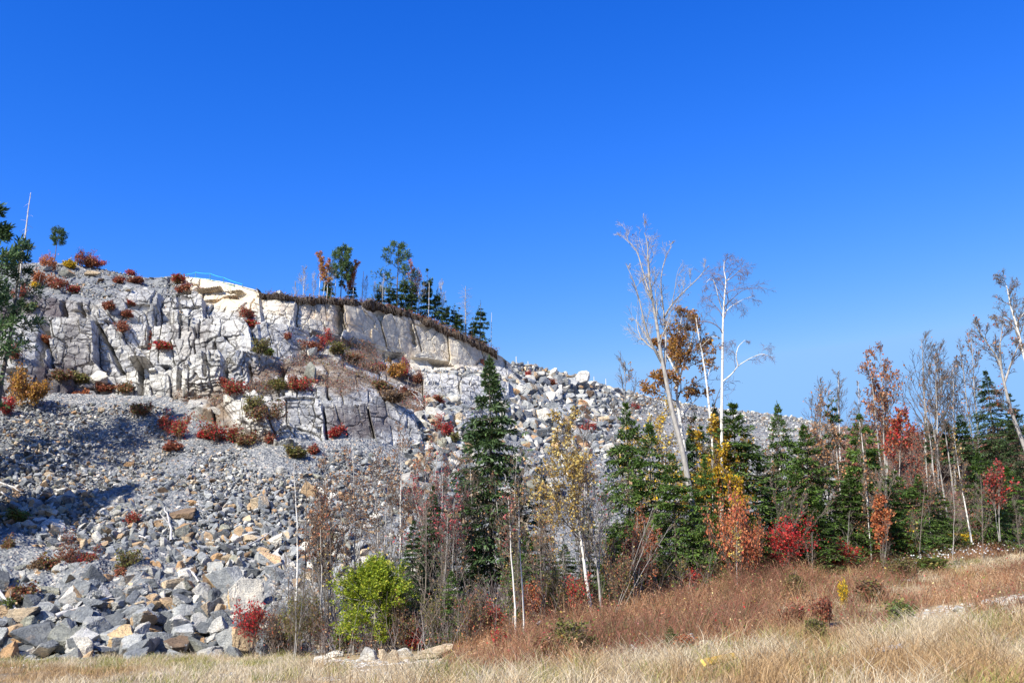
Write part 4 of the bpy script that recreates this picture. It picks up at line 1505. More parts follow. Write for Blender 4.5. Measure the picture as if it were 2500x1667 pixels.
def put_crest(px, pytop, label, kind, var, w=1.0, off=2.0, pxtop=None, name=None, cat=None):
    b = crest(px, off)
    Y = b[1]
    t = at(px if pxtop is None else pxtop, pytop, Y)
    if pxtop is None: t[0] = b[0]
    h = float(np.linalg.norm(t - b))
    if kind in ("far", "dead"):
        fn = (lambda: conifer(np.random.default_rng(110 + var), 6.0, 1.15, NEEDLE_DARK, .8, .14, .34, .30, .25, .8, .5)) if kind == "far" else (lambda: snag(np.random.default_rng(130 + var), 6.0, .09, 110, 0, .015, M_PALETWIG, 1.2))
        h0 = 6.0
    elif kind == "pine":
        fn, h0 = lambda: pine(np.random.default_rng(150 + var), 7.0, 2.5, nb=22, base=.22, upsweep=.5, dens=.7), 7.0
    elif kind == "roundpine":
        fn, h0 = lambda: pine(np.random.default_rng(160 + var), 6.0, 1.35, nb=26, base=.5, upsweep=.5, shape="round"), 6.0
    elif kind == "bare":
        fn, h0 = lambda: leafed(np.random.default_rng(170 + var), [line([(0, 0, -.3), (.1, 0, 3), (.0, 0, 6)], 8, .06, .012, np.random.default_rng(var), .03)], 13, 6, 4, .34, .35, .55, .6, tm=M_BIRCH, wm=M_PALETWIG, twig_r=.009), 6.0
    elif kind in ("orange", "pinky", "redtop"):
        pal = {"orange": ORANGE + GOLD, "pinky": PINK + COPPER, "redtop": ORANGE[:2] + COPPER}[kind]
        lf = {"orange": 5, "pinky": 2, "redtop": 6}[kind]
        g = np.random.default_rng(180 + var)
        fn, h0 = lambda: leafed(g, [line([(0, 0, -.3), (.1, 0, 3), (-.1, 0, 6)], 8, .06, .012, g, .03), line([(.3, .1, -.3), (.5, 0, 2.5), (.7, 0, 5.2)], 8, .05, .012, g, .03)], 12, 6, 4, .24, .5, .55, .6, lf, pal, .13, 0, M_BIRCH, M_PALETWIG, .008), 6.0
    elif kind == "pole":
        fn, h0 = lambda: snag(np.random.default_rng(190 + var), 6.0, .075, 5, 0, .03, M_DEADWOOD, .35), 6.0
    s = h / h0
    nm = name or {"far": "spruce_tree", "dead": "dead_spruce", "pine": "pine_tree", "roundpine": "pine_tree", "bare": "bare_birch", "pole": "dead_tree"}.get(kind, "autumn_birch")
    ct = cat or {"far": "spruce tree", "dead": "dead tree", "pine": "pine tree", "roundpine": "pine tree", "pole": "dead tree"}.get(kind, "birch tree")
    return plant(nm, label, ct, G2, b, (kind, "c", var), fn, (s * w, s * w, s), t, rotz=(var * 2.1 + px) % 6.28)


for a in [
    (728, 655, "small bare bush-like birch at the left of the cliff-top trees", "bare", 0, 1.0, 2),
    (748, 668, "thin white birch left of the orange birch on the cliff top", "bare", 1, .6, 2.5),
    (763, 618, "orange-leaved birch leftmost of the coloured cliff-top trees", "orange", 0, .85, 2.5),
    (778, 652, "narrow spruce right behind the orange cliff-top birch", "far", 0, .95, 4),
    (785, 660, "bare broken pole between the orange birch and the round pine", "pole", 0, 1.0, 2),
    (796, 648, "white bare birch left of the round-headed pine", "bare", 2, .5, 2),
    (815, 612, "round-headed pine with a clear trunk on the cliff top", "roundpine", 0, .8, 3),
    (806, 665, "short white birch pole below the round-headed pine", "pole", 1, .9, 2),
    (848, 640, "red-topped birch with a forked white trunk on the cliff top", "redtop", 0, .95, 3),
    (838, 682, "short spruce under the red-topped birch", "far", 1, 1.05, 4),
    (872, 662, "tall white broken trunk right of the red-topped birch", "pole", 2, 1.0, 2.5),
    (880, 676, "crooked bare birch at the end of the left cliff-top clump", "bare", 0, .7, 2.5),
    (914, 690, "short dark spruce at the left foot of the big cliff pine", "far", 2, 1.1, 3),
    (955, 597, "biggest pine of the cliff-top trees with ragged upswept branches", "pine", 0, 1.0, 4),
    (945, 692, "green spruce directly under the biggest cliff pine", "far", 0, 1.3, 2.5),
    (977, 673, "dark spruce right of the biggest cliff pine", "far", 1, 1.0, 2.5),
    (990, 642, "pinkish birch rising behind the dark cliff spruce", "pinky", 0, .8, 5),
    (1013, 662, "white forked birch in the middle of the right cliff clump", "bare", 1, .85, 2.5),
    (1034, 658, "brownish half-bare spruce in the right cliff clump", "far", 2, .85, 3),
    (1042, 690, "thin white pole in front of the half-bare spruce", "pole", 0, .8, 1.5),
    (1060, 703, "blackish spruce at the right end of the dense cliff clump", "far", 1, 1.0, 3),
    (1084, 735, "small ragged spruce stepping down the cliff edge", "far", 2, 1.1, 2),
    (1105, 745, "smaller spruce next down the cliff edge", "far", 0, 1.0, 2.5),
    (1133, 698, "dead grey conifer skeleton on the cliff edge", "dead", 0, 1.0, 2.5),
    (1171, 738, "last green spruce on the descending cliff edge", "far", 1, 1.0, 2),
    (1118, 752, "scrubby little spruce left of the dead grey conifer", "far", 2, 1.1, 2),
    (1152, 775, "scrubby little spruce right of the dead grey conifer", "far", 0, 1.2, 2),
    (1068, 690, "thin bare birch behind the blackish cliff spruce", "bare", 1, .6, 4),
    (900, 690, "thin grey bare birch left of the big cliff pine group", "bare", 0, .6, 3),
    (706, 690, "tiny bare birch at the very left of the cliff-top turf", "bare", 1, .8, 2),
    (1000, 690, "small spruce filling the middle of the right cliff clump", "far", 0, 1.2, 2),
    (928, 672, "bare white birch in front of the big cliff pine", "bare", 1, .5, 1.5),
    (1198, 763, "bare white pole at the very end of the cliff edge", "pole", 2, .7, 1.5),
    (152, 563, "little round-topped pine with a pale trunk on the left crest", "roundpine", 1, 1.25, -1.5),
]:
    put_crest(*a)

# ---- left edge: big pine, its dead neighbour, and pines just outside the frame that shade the slope
GL = "pines at the left edge"
bp = at(-8, 1010, 55)
e = plant("pine_tree", "big dark pine with a grey trunk cut by the left edge", "pine tree", GL, bp, ("bigpine",),
          lambda: pine(np.random.default_rng(12), 11.0, 2.6, [(.022, .05, .02), (.035, .07, .025), (.045, .08, .028)], 22, .42, .2, .05, .75, 0, "cone", .018), (1, 1, 1), at(60, 590, 55))
e.scale = (float(np.linalg.norm(at(60, 590, 55) - bp)) / 11.0,) * 3
b, t, h = base_top(42, 720, 57, 472, 80)
plant("dead_tree", "leaning dead trunk with stub branches above the big left pine", "dead tree", GL, b, ("snagL",), lambda: snag(np.random.default_rng(8), 8.0, .13, 16, 0, .02, M_DEADWOOD, .9), (h / 8,) * 3, t)
for i, (px, py, Y, pt, kind) in enumerate([(-125, 1100, 52, 480, "pine"), (-180, 1300, 46, 760, "pine"), (-330, 1350, 44, 600, "spruce"), (-120, 1330, 46, 1000, "spruce"), (-250, 1250, 50, 820, "pine"), (-430, 1380, 43, 560, "spruce")]):
    b, t, h = base_top(px, py, Y, pt)
    if kind == "pine":
        plant("pine_tree", ["tall pine whose branch tips enter at the left edge", "broad pine beyond the left edge shading the rubble", "x", "x", "pine farther beyond the left edge"][i], "pine tree", GL, b, ("sidepine", i % 2), lambda: pine(np.random.default_rng(20 + i % 2), 11.0, 2.8, NEEDLE_PINE, 30, .25, .2, .3, 1.0), (h / 11,) * 3, t, i)
    else:
        put_conifer(px, py, Y, pt, ["", "", "tall spruce beyond the left edge", "short spruce beyond the left edge", "", "outermost spruce beyond the left edge"][i], "spruce", i % 3, 1.2, GL)
# ================================================================== broadleaf trees
def lines_px(base, Y, specs, rng, wob=.0, dyb=0.0):
    """trunk and limb lines traced as (px, py[, depth offset]) -> local tubes with metre radii"""
    out = []
    for pts, r0, r1 in specs:
        W = np.array([at(p[0], p[1], Y + (p[2] if len(p) > 2 else 0)) for p in pts]) - base
        out.append(line(W, 3 * len(pts) + 3, r0, r1, rng, wob))
    return out


G3 = "bare and autumn trees rising behind the firs"
b = at(1716, 1440, 46)
g = np.random.default_rng(31)
T = lines_px(b, 46, [
    ([(1716, 1450), (1694, 1250), (1664, 1090), (1638, 1000), (1623, 912), (1613, 870), (1604, 800), (1594, 745), (1585, 690), (1582, 640), (1580, 590), (1572, 568)], .165, .014),
    ([(1615, 885), (1600, 858, -.3), (1583, 822, -.5), (1570, 775, -.8), (1560, 728, -.8), (1548, 690, -.9), (1530, 650, -.9)], .065, .012),
    ([(1622, 905), (1626, 833, .4), (1622, 795, .5), (1620, 760, .6), (1615, 715, .6), (1612, 680, .7), (1622, 630, .7), (1640, 600, .7)], .07, .012),
    ([(1621, 775, .5), (1641, 742, .3), (1668, 714, .2), (1704, 682, .2), (1732, 648, .2)], .055, .012),
    ([(1590, 730), (1570, 665, .8), (1556, 613, 1.0), (1535, 590, 1), (1516, 574, 1)], .05, .012),
    ([(1610, 868), (1588, 840, .8), (1566, 800, 1.2), (1552, 780, 1.4)], .06, .02),
], g, .004)
plant("bare_tree", "tall leaning bare grey tree with spreading top limbs", "tree", G3, b, ("greyhero",),
      lambda: leafed(g, T, 13, 7, 5, .25, .42, .6, .6, .03, REDBROWN + COPPER, .08, 0, M_GREYBARK, M_PALETWIG, .005, .16, hero=True), rotz=0)

b = at(1762, 1410, 47)
g = np.random.default_rng(32)
T = lines_px(b, 47, [
    ([(1762, 1420), (1762, 1100), (1762, 1000), (1764, 877), (1765, 775), (1768, 722), (1773, 684), (1766, 660), (1768, 636)], .095, .012),
    ([(1763, 755), (1753, 724, -.3), (1748, 698, -.5), (1738, 676, -.6), (1724, 690, -.7)], .03, .008),
    ([(1768, 766), (1782, 750, .3), (1796, 742, .5), (1814, 731, .6), (1842, 722, .7)], .03, .008),
    ([(1773, 686), (1786, 678, .3), (1806, 660, .3)], .035, .01),
    ([(1764, 932), (1787, 913, -.3), (1802, 892, -.6), (1831, 874, -.8), (1861, 862, -1), (1886, 872, -1)], .038, .008),
    ([(1802, 893, -.6), (1796, 868, -.8), (1802, 845, -.8), (1818, 830, -.8)], .035, .01),
], g, .003)
plant("birch_tree", "white-trunked birch with drooping purplish twigs and a long right limb", "birch tree", G3, b, ("birchhero",),
      lambda: leafed(g, T, 13, 7, 5, .26, .42, .8, .25, .05, REDBROWN, .06, 0, M_BIRCH, mat_bark("purple_twigs", (.12, .085, .095), (.24, .18, .19)), .0052, .17, .35, hero=True))

b = at(1748, 1420, 48)
g = np.random.default_rng(33)
T = lines_px(b, 48, [
    ([(1748, 1420), (1742, 1100), (1732, 1000), (1723, 916), (1714, 860), (1705, 819), (1699, 775)], .08, .022),
    ([(1714, 845), (1728, 830, -.4), (1739, 820, -.5), (1761, 826, -.7)], .03, .008),
    ([(1724, 930), (1734, 900, .4), (1740, 880, .5)], .03, .008),
], g, .003)
plant("birch_tree", "thin white birch with a broken top between the grey tree and the drooping birch", "birch tree", G3, b, ("birchthin",),
      lambda: leafed(g, T, 5, 5, 5, .2, .3, .8, .3, .2, REDBROWN, .07, 0, M_BIRCH, M_TWIG, .007, .15, .2))

b = at(1700, 1420, 51)
g = np.random.default_rng(34)
T = lines_px(b, 51, [
    ([(1700, 1420), (1672, 1100), (1655, 1000), (1646, 900), (1655, 820), (1665, 765)], .13, .02),
    ([(1650, 960), (1672, 880, .5), (1690, 830, .8), (1700, 790, .8)], .06, .012),
    ([(1655, 1000), (1625, 950, -.6), (1598, 905, -.9)], .05, .012),
    ([(1660, 1020), (1690, 985, .6), (1715, 960, .8)], .05, .012),
    ([(1646, 900), (1625, 860, .6), (1606, 835, .6)], .05, .012),
], g, .004)
plant("autumn_birch", "golden-brown leafy birch right behind the leaning grey tree", "birch tree", G3, b, ("goldhero",),
      lambda: leafed(g, T, 11, 6, 5, .36, .35, .75, .4, 4.0, GOLD, .14, .42, M_BIRCH, M_TWIG, .007, clump=.43) if False else leafed(g, T, 20, 7, 5, .26, .42, .85, .3, leaf=9, hero=True, pal=GOLD + COPPER[:2], lsize=.12, tm=M_BIRCH, wm=M_TWIG, twig_r=.006, clump=.40))


def tree_px(px, py, Y, pytop, label, name, cat, group, seed, pxtop=None, stems=1, spread=.36, r=.011, leaf=0, pal=YELLOW, ls=.12, bark=None, twig=None, t0=.3, ang=.6, up=.5, clump=0.0, n=(13, 6, 5), grav=0.0, leaf_t0=0, twr=.007, key=None):
    b, t, h = base_top(px, py, Y, pytop, pxtop)
    H0 = 8.0
    k = key or ("bl", seed)

    def fn():
        g = np.random.default_rng(seed)
        T = []
        for s in range(stems):
            a = g.uniform(0, 6.28)
            o = (.12 * s, .35 * s)
            hh = H0 * (1 if s == 0 else g.uniform(.75, .95))
            T.append(line([(math.cos(a) * o[0], math.sin(a) * o[0], -.4), (math.cos(a) * (o[0] + o[1]) + g.normal() * .1, math.sin(a) * (o[0] + o[1]), hh * .5), (math.cos(a) * (o[0] + o[1] * 2.2), math.sin(a) * (o[0] + o[1] * 2.2), hh)], 10, H0 * r * (1 if s == 0 else .8), .012, g, .025))
        return leafed(g, T, n[0], n[1], n[2], spread, t0, ang, up, leaf, pal, ls * H0 / h, leaf_t0, bark or M_BIRCH, twig or M_TWIG, twr * H0 / h, clump=clump, grav=grav)
    s = h / H0
    return plant(name, label, cat, group, b, k, fn, (s, s, s), t, rotz=(seed * 1.3) % 6.28)


AB, BT = "autumn_birch", "birch tree"
G4 = "slender trees in the thicket"
# yellow birch and its neighbours
tree_px(1442, 1512, 38, 1030, "yellow-leaved birch with a leaning white trunk in the middle of the thicket", AB, BT, G4, 201, 1378, 1, .34, .011, 4.2, YELLOW, .10, t0=.28, ang=.6, clump=.34, n=(22, 7, 6))
tree_px(1468, 1512, 38.5, 1130, "grey-brown birch trunk close beside the yellow birch", AB, BT, G4, 202, 1425, 1, .34, .011, .6, YELLOW, .09, bark=M_GREYBARK, twig=M_PALETWIG, t0=.28, ang=.55, n=(16, 6, 5))
tree_px(1258, 1552, 35.5, 1215, "left one of the twin white trunks in the thicket", "birch_tree", BT, G4, 203, 1238, 1, .22, .009, .5, COPPER + PINK, .08, t0=.5)
tree_px(1277, 1548, 36, 1200, "right thinner one of the twin white trunks in the thicket", "birch_tree", BT, G4, 204, 1266, 1, .22, .007, .6, COPPER + YELLOW, .08, t0=.45)
tree_px(722, 1470, 41, 1122, "lone bare white birch standing in front of the rubble", "birch_tree", BT, G4, 205, 725, 1, .16, .009, 0, t0=.3, n=(9, 3, 3))
tree_px(742, 1470, 41.5, 1165, "thin dark bare stem beside the lone white birch", "bare_sapling", "sapling", G4, 206, 750, 1, .14, .006, 0, bark=M_DARKBARK, t0=.3, n=(9, 3, 3))
for i, (px, py, Y, pt, ptx, lab, pal, lf, st) in enumerate([
    (815, 1500, 43, 1135, 800, "copper-leaved small birch leftmost of the bare copper group", COPPER, 1.5, 2),
    (868, 1480, 44, 1100, 860, "copper-leaved birch behind the cedar on the left", COPPER, 1.7, 2),
    (925, 1460, 43, 1120, 915, "pale-stemmed copper birch straight behind the cedar", COPPER + BROWN_L, 1.7, 2),
    (975, 1460, 45, 1055, 985, "taller white-stemmed copper birch right behind the cedar", COPPER, 1.4, 1),
    (1030, 1480, 44, 1090, 1045, "sparse copper birch left of the tall spruce", COPPER + ORANGE, 1.2, 2),
    (785, 1480, 42, 1200, 780, "low copper sapling tree next to the lone white birch", COPPER + REDBROWN, 1.6, 2),
    (1095, 1520, 41, 1150, 1085, "pink-leaved sapling tree in front of the short dark spruce", PINK, 1.3, 3),
    (1060, 1500, 42, 1050, 1075, "red-tipped thin tree left of the tall spruce", PINK + COPPER, .8, 2),
    (1175, 1500, 42, 1120, 1150, "bare greyish sapling tree at the left foot of the tall spruce", BROWN_L, .8, 3),
    (1235, 1500, 42, 1105, 1255, "bare brownish sapling tree right of the tall spruce", COPPER, .8, 3),
    (1355, 1500, 41, 1160, 1340, "sparse rusty sapling tree left of the yellow birch", COPPER + YELLOW, 1.3, 2),
    (1545, 1480, 41, 1250, 1560, "rust-leaved small tree under the slim dark fir", REDBROWN + ORANGE, 2.2, 3),
    (1515, 1490, 40.5, 1330, 1500, "brown-leaved low tree right of the yellow birch", COPPER + YELLOW, 1.8, 2),
]):
    tree_px(px, py, Y, pt, lab, AB if i < 7 else "autumn_sapling", "birch tree" if i < 7 else "sapling", G4, 210 + i, ptx, st, .34, .008, lf, pal, .085, t0=.25, ang=.6, bark=M_PALETWIG if i not in (3,) else M_BIRCH, twr=.006, n=(12, 6, 4))
# fans of bare stems
tree_px(1500, 1500, 37.5, 1240, "fan of pale bare branches leaning right beside the yellow birch", "bare_shrub", "shrub", G4, 240, 1590, 3, .25, .004, .05, YELLOW, .09, bark=M_GREYBARK, twig=M_TWIG, t0=.3, ang=.35, n=(7, 4, 3), twr=.005)
for i, (ptx, pt) in enumerate([(2010, 1195)]):
    b = at(1915, 1340, 45)
    tree_px(1915, 1345, 45, 1190, "fan of bare grey stems rising before the broad fir", "bare_shrub", "shrub", G4, 241, 1968, 9, .3, .004, .15, COPPER, .09, bark=M_TWIG, twig=M_TWIG, twr=.005, t0=.3, ang=.4, n=(8, 5, 4))
# yellow trees behind the leaning trunk
tree_px(1625, 1420, 50, 1015, "pale golden leafy tree left behind the leaning grey trunk", AB, BT, G3, 250, 1622, 3, .34, .008, 5, BRIGHTYEL[:3] + YELLOW, .12, t0=.2, clump=.3, n=(14, 6, 5))
tree_px(1745, 1420, 48, 1050, "bright yellow leafy tree right of the leaning grey trunk", "autumn_tree", "tree", G3, 251, 1738, 4, .38, .008, 7, BRIGHTYEL + GOLD[:2], .12, t0=.3, clump=.38, leaf_t0=3.3, n=(15, 6, 5))
tree_px(1790, 1410, 44.5, 1150, "small yellow leafy tree against the biggest full fir", "autumn_tree", "tree", G3, 252, 1775, 2, .30, .008, 2.5, BRIGHTYEL + GOLD[:2], .11, t0=.3, clump=.4, leaf_t0=2.5)
# thin trees right of centre
for i, (px, py, Y, pt, ptx, lab, nm, bark, lf, pal, r, sp, st) in enumerate([
    (1523, 1420, 60, 880, 1520, "bare curved grey sapling tree left of the leaning grey tree", "bare_tree", M_GREYBARK, .0, RED, .006, .22, 1),
    (1440, 1400, 58, 1010, 1432, "thin bare stem with purplish twigs above the yellow birch", "bare_tree", M_PALETWIG, .5, RED, .006, .3, 2),
    (2003, 1390, 52, 945, 2000, "bare small tree with fine twigs above the far rubble", "bare_tree", M_PALETWIG, .25, COPPER, .007, .34, 2),
    (2030, 1380, 50, 985, 2030, "peach-leaved sparse birch in front of the far rubble", AB, M_PALETWIG, 1.3, COPPER[3:] + ORANGE[2:3], .007, .34, 2),
    (2068, 1375, 49, 1080, 2040, "short white leaning birch trunk left of the paired trunks", "birch_tree", M_BIRCH, .8, COPPER, .009, .25, 1),
    (1965, 1400, 49.5, 1075, 1975, "sparse peach-leaved sapling tree right of the pointed fir", AB, M_PALETWIG, 1.2, COPPER[3:], .006, .34, 3),
    (1880, 1390, 52, 1060, 1885, "sparse rusty sapling tree left of the pointed fir", AB, M_PALETWIG, .8, COPPER, .006, .3, 3),
    (2052, 1140, 90, 905, 2045, "white dead forked treetop standing above the far slope", "dead_tree", M_DEADWOOD, 0, RED, .010, .3, 1),
    (2098, 1140, 88, 930, 2100, "second pale dead trunk right of the forked dead treetop", "dead_tree", M_DEADWOOD, 0, RED, .008, .2, 1),
    (2128, 1385, 47, 1030, 2098, "left taller one of the paired white birch trunks", "birch_tree", M_BIRCH, .4, COPPER, .008, .2, 1),
    (2130, 1385, 46.8, 1155, 2112, "right shorter one of the paired white birch trunks", "birch_tree", M_BIRCH, .4, COPPER, .008, .16, 1),
    (2165, 1200, 75, 868, 2150, "orange-red leafed maple on the right skyline", "maple_tree", M_GREYBARK, 2.4, ORANGE + COPPER, .010, .34, 3),
    (2195, 1200, 73, 1005, 2200, "low orange maple under the skyline maple", "maple_tree", M_GREYBARK, 2.6, ORANGE + RED, .008, .38, 2),
    (2262, 1180, 74, 828, 2250, "wide bare tree with a fan-shaped crown on the right skyline", "bare_tree", M_GREYBARK, .1, COPPER, .011, .42, 2),
    (2292, 1200, 70, 880, 2285, "bare slim tree right of the fan-shaped bare tree", "bare_tree", M_GREYBARK, .2, COPPER, .009, .3, 2),
    (2332, 1190, 71, 890, 2325, "bare tree with upright brush-like branches on the right bank", "bare_tree", M_GREYBARK, .1, COPPER, .009, .34, 2),
    (2395, 1180, 72, 820, 2372, "thin bare greyish tree left of the dark shaded spruce", "bare_tree", M_GREYBARK, .3, COPPER, .008, .3, 2),
    (2325, 1320, 55, 995, 2272, "long grey trunk leaning left over the right bank", "bare_tree", M_GREYBARK, .3, COPPER, .009, .2, 1),
    (2300, 1300, 56, 1060, 2282, "short leaning grey trunk left of the long leaning one", "bare_tree", M_GREYBARK, .3, COPPER, .008, .2, 1),
    (2370, 1310, 50, 1055, 2328, "white crooked birch rightmost of the white trunks", "birch_tree", M_BIRCH, .4, COPPER + YELLOW, .010, .24, 1),
    (2442, 1312, 49, 1140, 2440, "maroon-leaved grey sapling at the right edge of the thicket", "maple_sapling", M_GREYBARK, 1.8, PINK[1:2] + RED + REDBROWN, .008, .40, 2),
    (2275, 1340, 50, 1100, 2262, "thin white leaning birch in the middle of the right bank", "birch_tree", M_BIRCH, .3, COPPER, .007, .2, 1),
    (2160, 1365, 46.5, 1140, 2165, "grey bare sapling with long side branches in front of the large fir", "bare_sapling", M_PALETWIG, 0.1, COPPER, .007, .4, 1),
    (2155, 1390, 46, 1215, 2150, "orange-leaved sapling at the foot of the large fir", "autumn_sapling", M_TWIG, 2.2, ORANGE, .007, .3, 3),
    (2240, 1330, 53, 1085, 2240, "reddish bare sapling cluster on the right bank", "bare_sapling", M_TWIG, 1.0, RED[3:] + REDBROWN, .006, .3, 4),
    (1800, 1440, 41, 1280, 1800, "upright yellow-tipped sapling before the narrow-topped fir", "autumn_sapling", M_PALETWIG, .5, YELLOW, .006, .22, 1),
]):
    tree_px(px, py, Y, pt, lab, nm, {"bare_tree": "tree", "birch_tree": "birch tree", AB: "birch tree", "dead_tree": "dead tree", "maple_tree": "maple tree"}.get(nm, "sapling"), G3 if Y > 50 else G4, 300 + i, ptx, st, sp, r, lf, pal, .11 if Y < 60 else .17, bark=bark, twig=M_DARKBARK if bark is M_GREYBARK and Y > 60 else M_TWIG, t0=.3, ang=.5, up=.6, clump=.35 if lf > 3 else 0, twr=.007 if Y < 60 else .010)

# far right: dark forked tree and the white birch above it
b = at(2515, 1120, 52)
g = np.random.default_rng(36)
T = lines_px(b, 52, [
    ([(2520, 1140), (2490, 1060), (2466, 1000), (2450, 930), (2440, 880), (2418, 850), (2395, 815), (2378, 790)], .13, .013),
    ([(2452, 935), (2470, 880, .5), (2482, 850, .6), (2500, 820, .6)], .07, .012),
    ([(2444, 895), (2440, 850, -.4), (2445, 810, -.5), (2450, 790, -.5)], .06, .012),
    ([(2465, 985), (2440, 976, -.8), (2418, 972, -1.2)], .04, .01),
    ([(2475, 1010), (2445, 995, -.9), (2425, 990, -1.2)], .04, .01),
], g, .005)
plant("bare_tree", "dark forked tree with few red leaves leaning in at the right edge", "tree", G3, b, ("rightdark",),
      lambda: leafed(g, T, 13, 7, 5, .30, .4, .7, .6, hero=True, leaf=.3, pal=REDBROWN + RED[3:] + COPPER, lsize=.11, tm=M_GREYBARK, wm=M_DARKBARK, twig_r=.008))
b = at(2560, 1100, 58)
g = np.random.default_rng(37)
T = lines_px(b, 58, [
    ([(2580, 1120), (2525, 950), (2498, 860), (2484, 800), (2468, 745), (2460, 700), (2452, 682)], .14, .012),
    ([(2490, 825), (2470, 790, -.5), (2448, 775, -.8), (2432, 770, -1)], .05, .012),
    ([(2480, 790), (2500, 765, .5), (2510, 740, .6)], .05, .012),
], g, .005)
plant("birch_tree", "tall white birch with brown leaves leaning in from the right edge", "birch tree", G3, b, ("rightbirch",),
      lambda: leafed(g, T, 18, 7, 5, .24, .35, .75, .35, hero=True, leaf=.45, pal=REDBROWN + BROWN_L, lsize=.09, tm=M_BIRCH, wm=M_TWIG, twig_r=.008))

# ---- the cedar
def cedar(rng, H, W):
    tP, tR = line([(0, 0, -.3), (.1, 0, H * .45), (.05, 0, H * .8)], 8, .10, .02, rng, .02)
    B1, R1 = grow(tP, tR, 130, .14, .99, lambda t, l: W * np.clip(np.sin(np.clip(t * 1.05 + .06, 0, 1) * np.pi) ** .55, .2, 1) * 1.05, 1.15, .45, 5, .12, rng, .4, .3, .006)
    B2, R2 = grow(B1, R1, 9, .3, 1.0, lambda t, l: l * .32 + .12, .7, .2, 4, .15, rng, .6, .4, .004)
    q = B2[:, 1:].reshape(-1, 3)
    d = np.repeat(norm(B2[:, -1] - B2[:, 0]), 3, 0)
    n = 11
    p = np.repeat(q, n, 0) + rng.normal(scale=.045, size=(len(q) * n, 3))
    g = vnoise(p[:, 0] * 2.3, p[:, 1] * 2.3, p[:, 2] * 2.3, 4)
    k = g > .33
    p = p[k]
    dd = np.repeat(d, n, 0)[k] + rng.normal(scale=.5, size=p.shape) - np.array([0, 0, .25])
    ls = rng.uniform(.06, .13, len(p))
    V, F = cards(p, dd, ls, ls * .55, rng)
    return {"trunk": merge(tubes(tP, tR, 7), tubes(B1, R1, 3)), "tm": M_GREYBARK, "crown": (V, F, pick(rng, CEDAR, len(F), .25)), "cm": M_LEAF}


b, t, h = base_top(915, 1592, 37.5, 1333, 915)
plant("cedar_tree", "bushy yellow-green cedar in front of the copper birches", "cedar tree", G4, b, ("cedar",), lambda: cedar(np.random.default_rng(44), 4.2, 1.45), (h / 4.2,) * 3, t)

# ---- bare saplings of the thicket
ORDW = ["nearest", "second", "third", "fourth", "fifth", "sixth", "seventh", "eighth", "ninth", "tenth", "eleventh", "twelfth"]
TREE_MARKS = [(722, "lone white birch"), (800, "leftmost copper birch"), (895, "yellow-green cedar"), (985, "taller copper birch"), (1052, "short dark spruce"), (1105, "pale green young fir"),
              (1205, "tall spruce"), (1268, "twin white trunks"), (1322, "thin ragged spruce"), (1442, "leaning yellow birch"), (1545, "slim dark fir"), (1700, "leaning grey trunk"), (1812, "biggest full fir"),
              (1925, "pointed fir"), (2005, "dense low fir"), (2128, "paired birch trunks"), (2240, "reddish sapling cluster"), (2370, "rightmost white birch"), (2442, "maroon sapling")]


def mark_label(px, what, used):
    k = int(np.argmin([abs(px - m[0]) for m in TREE_MARKS]))
    side = "left" if px < TREE_MARKS[k][0] else "right"
    used.setdefault((what, k, side), []).append(px)
    n = len(used[(what, k, side)]) - 1
    return f"{ORDW[min(n, 11)]} {what} to the {side} of the {TREE_MARKS[k][1]}"


def saplings():
    rng = np.random.default_rng(61)
    used = {}
    rows = []
    for px in np.concatenate([np.linspace(660, 1490, 46), np.linspace(1500, 2480, 13)]):
        rows.append(px + rng.uniform(-5, 5))
    k0 = [m[0] for m in TREE_MARKS]
    rows.sort(key=lambda q: min(abs(q - m) for m in k0))
    for j, px in enumerate(rows):
        if px < 1500:
            Y = rng.uniform(37.5, 44)
            by = 1545 - (px - 900) * .03
            top = rng.uniform(1180, 1430) if px > 760 else rng.uniform(1330, 1460)
        else:
            Y = rng.uniform(42, 49)
            by = np.interp(px, [1500, 1850, 2120, 2500], [1500, 1410, 1390, 1310])
            top = by - rng.uniform(90, 210)
        b = at(px, by, Y)
        zg = float(ground_z(np.array([b[0]]), np.array([Y]))[0])
        b[2] = zg - .05
        t = at(px + rng.normal() * 12, top, Y)
        h = t[2] - b[2]
        if h < .8: continue
        pxx = int(rng.integers(0, 6))
        kind = "grey" if pxx < 4 else "brown"
        fn = lambda v=pxx: leafed(np.random.default_rng(700 + v), [line([(0, 0, -.2), (.1, .05, 2), (.05, .1, 4.2)], 8, .028, .008, np.random.default_rng(v), .025)] + ([line([(.15, 0, -.2), (.4, .05, 1.8), (.6, .1, 3.4)], 8, .02, .007, np.random.default_rng(v + 9), .025)] if v % 2 else []),
                                  12, 4, 3, .3, .2, .5, .7, leaf=[0, .5, .25, .1, 1.2, .8][v], pal=[BROWN_L, COPPER, BROWN_L, OLIVE, REDBROWN + COPPER, YELLOW + OLIVE][v], lsize=.075, tm=[M_GREYBARK, M_TWIG, M_TWIG, M_PALETWIG, M_TWIG, M_DARKBARK][v], wm=[M_TWIG, M_TWIG, M_TWIG, M_TWIG, M_DARKBARK, M_DARKBARK][v], twig_r=.005)
        s = h / 4.2
        what = ["bare grey sapling", "twiggy brown sapling", "thin grey-barked sapling", "pale bare stem", "russet-leaved sapling", "yellowish-leaved sapling"][pxx]
        plant("sapling", mark_label(px, what, used), "sapling", "saplings of the thicket", b, ("sap", pxx), fn, (s, s, s), t, rng.uniform(0, 6.28))


saplings()
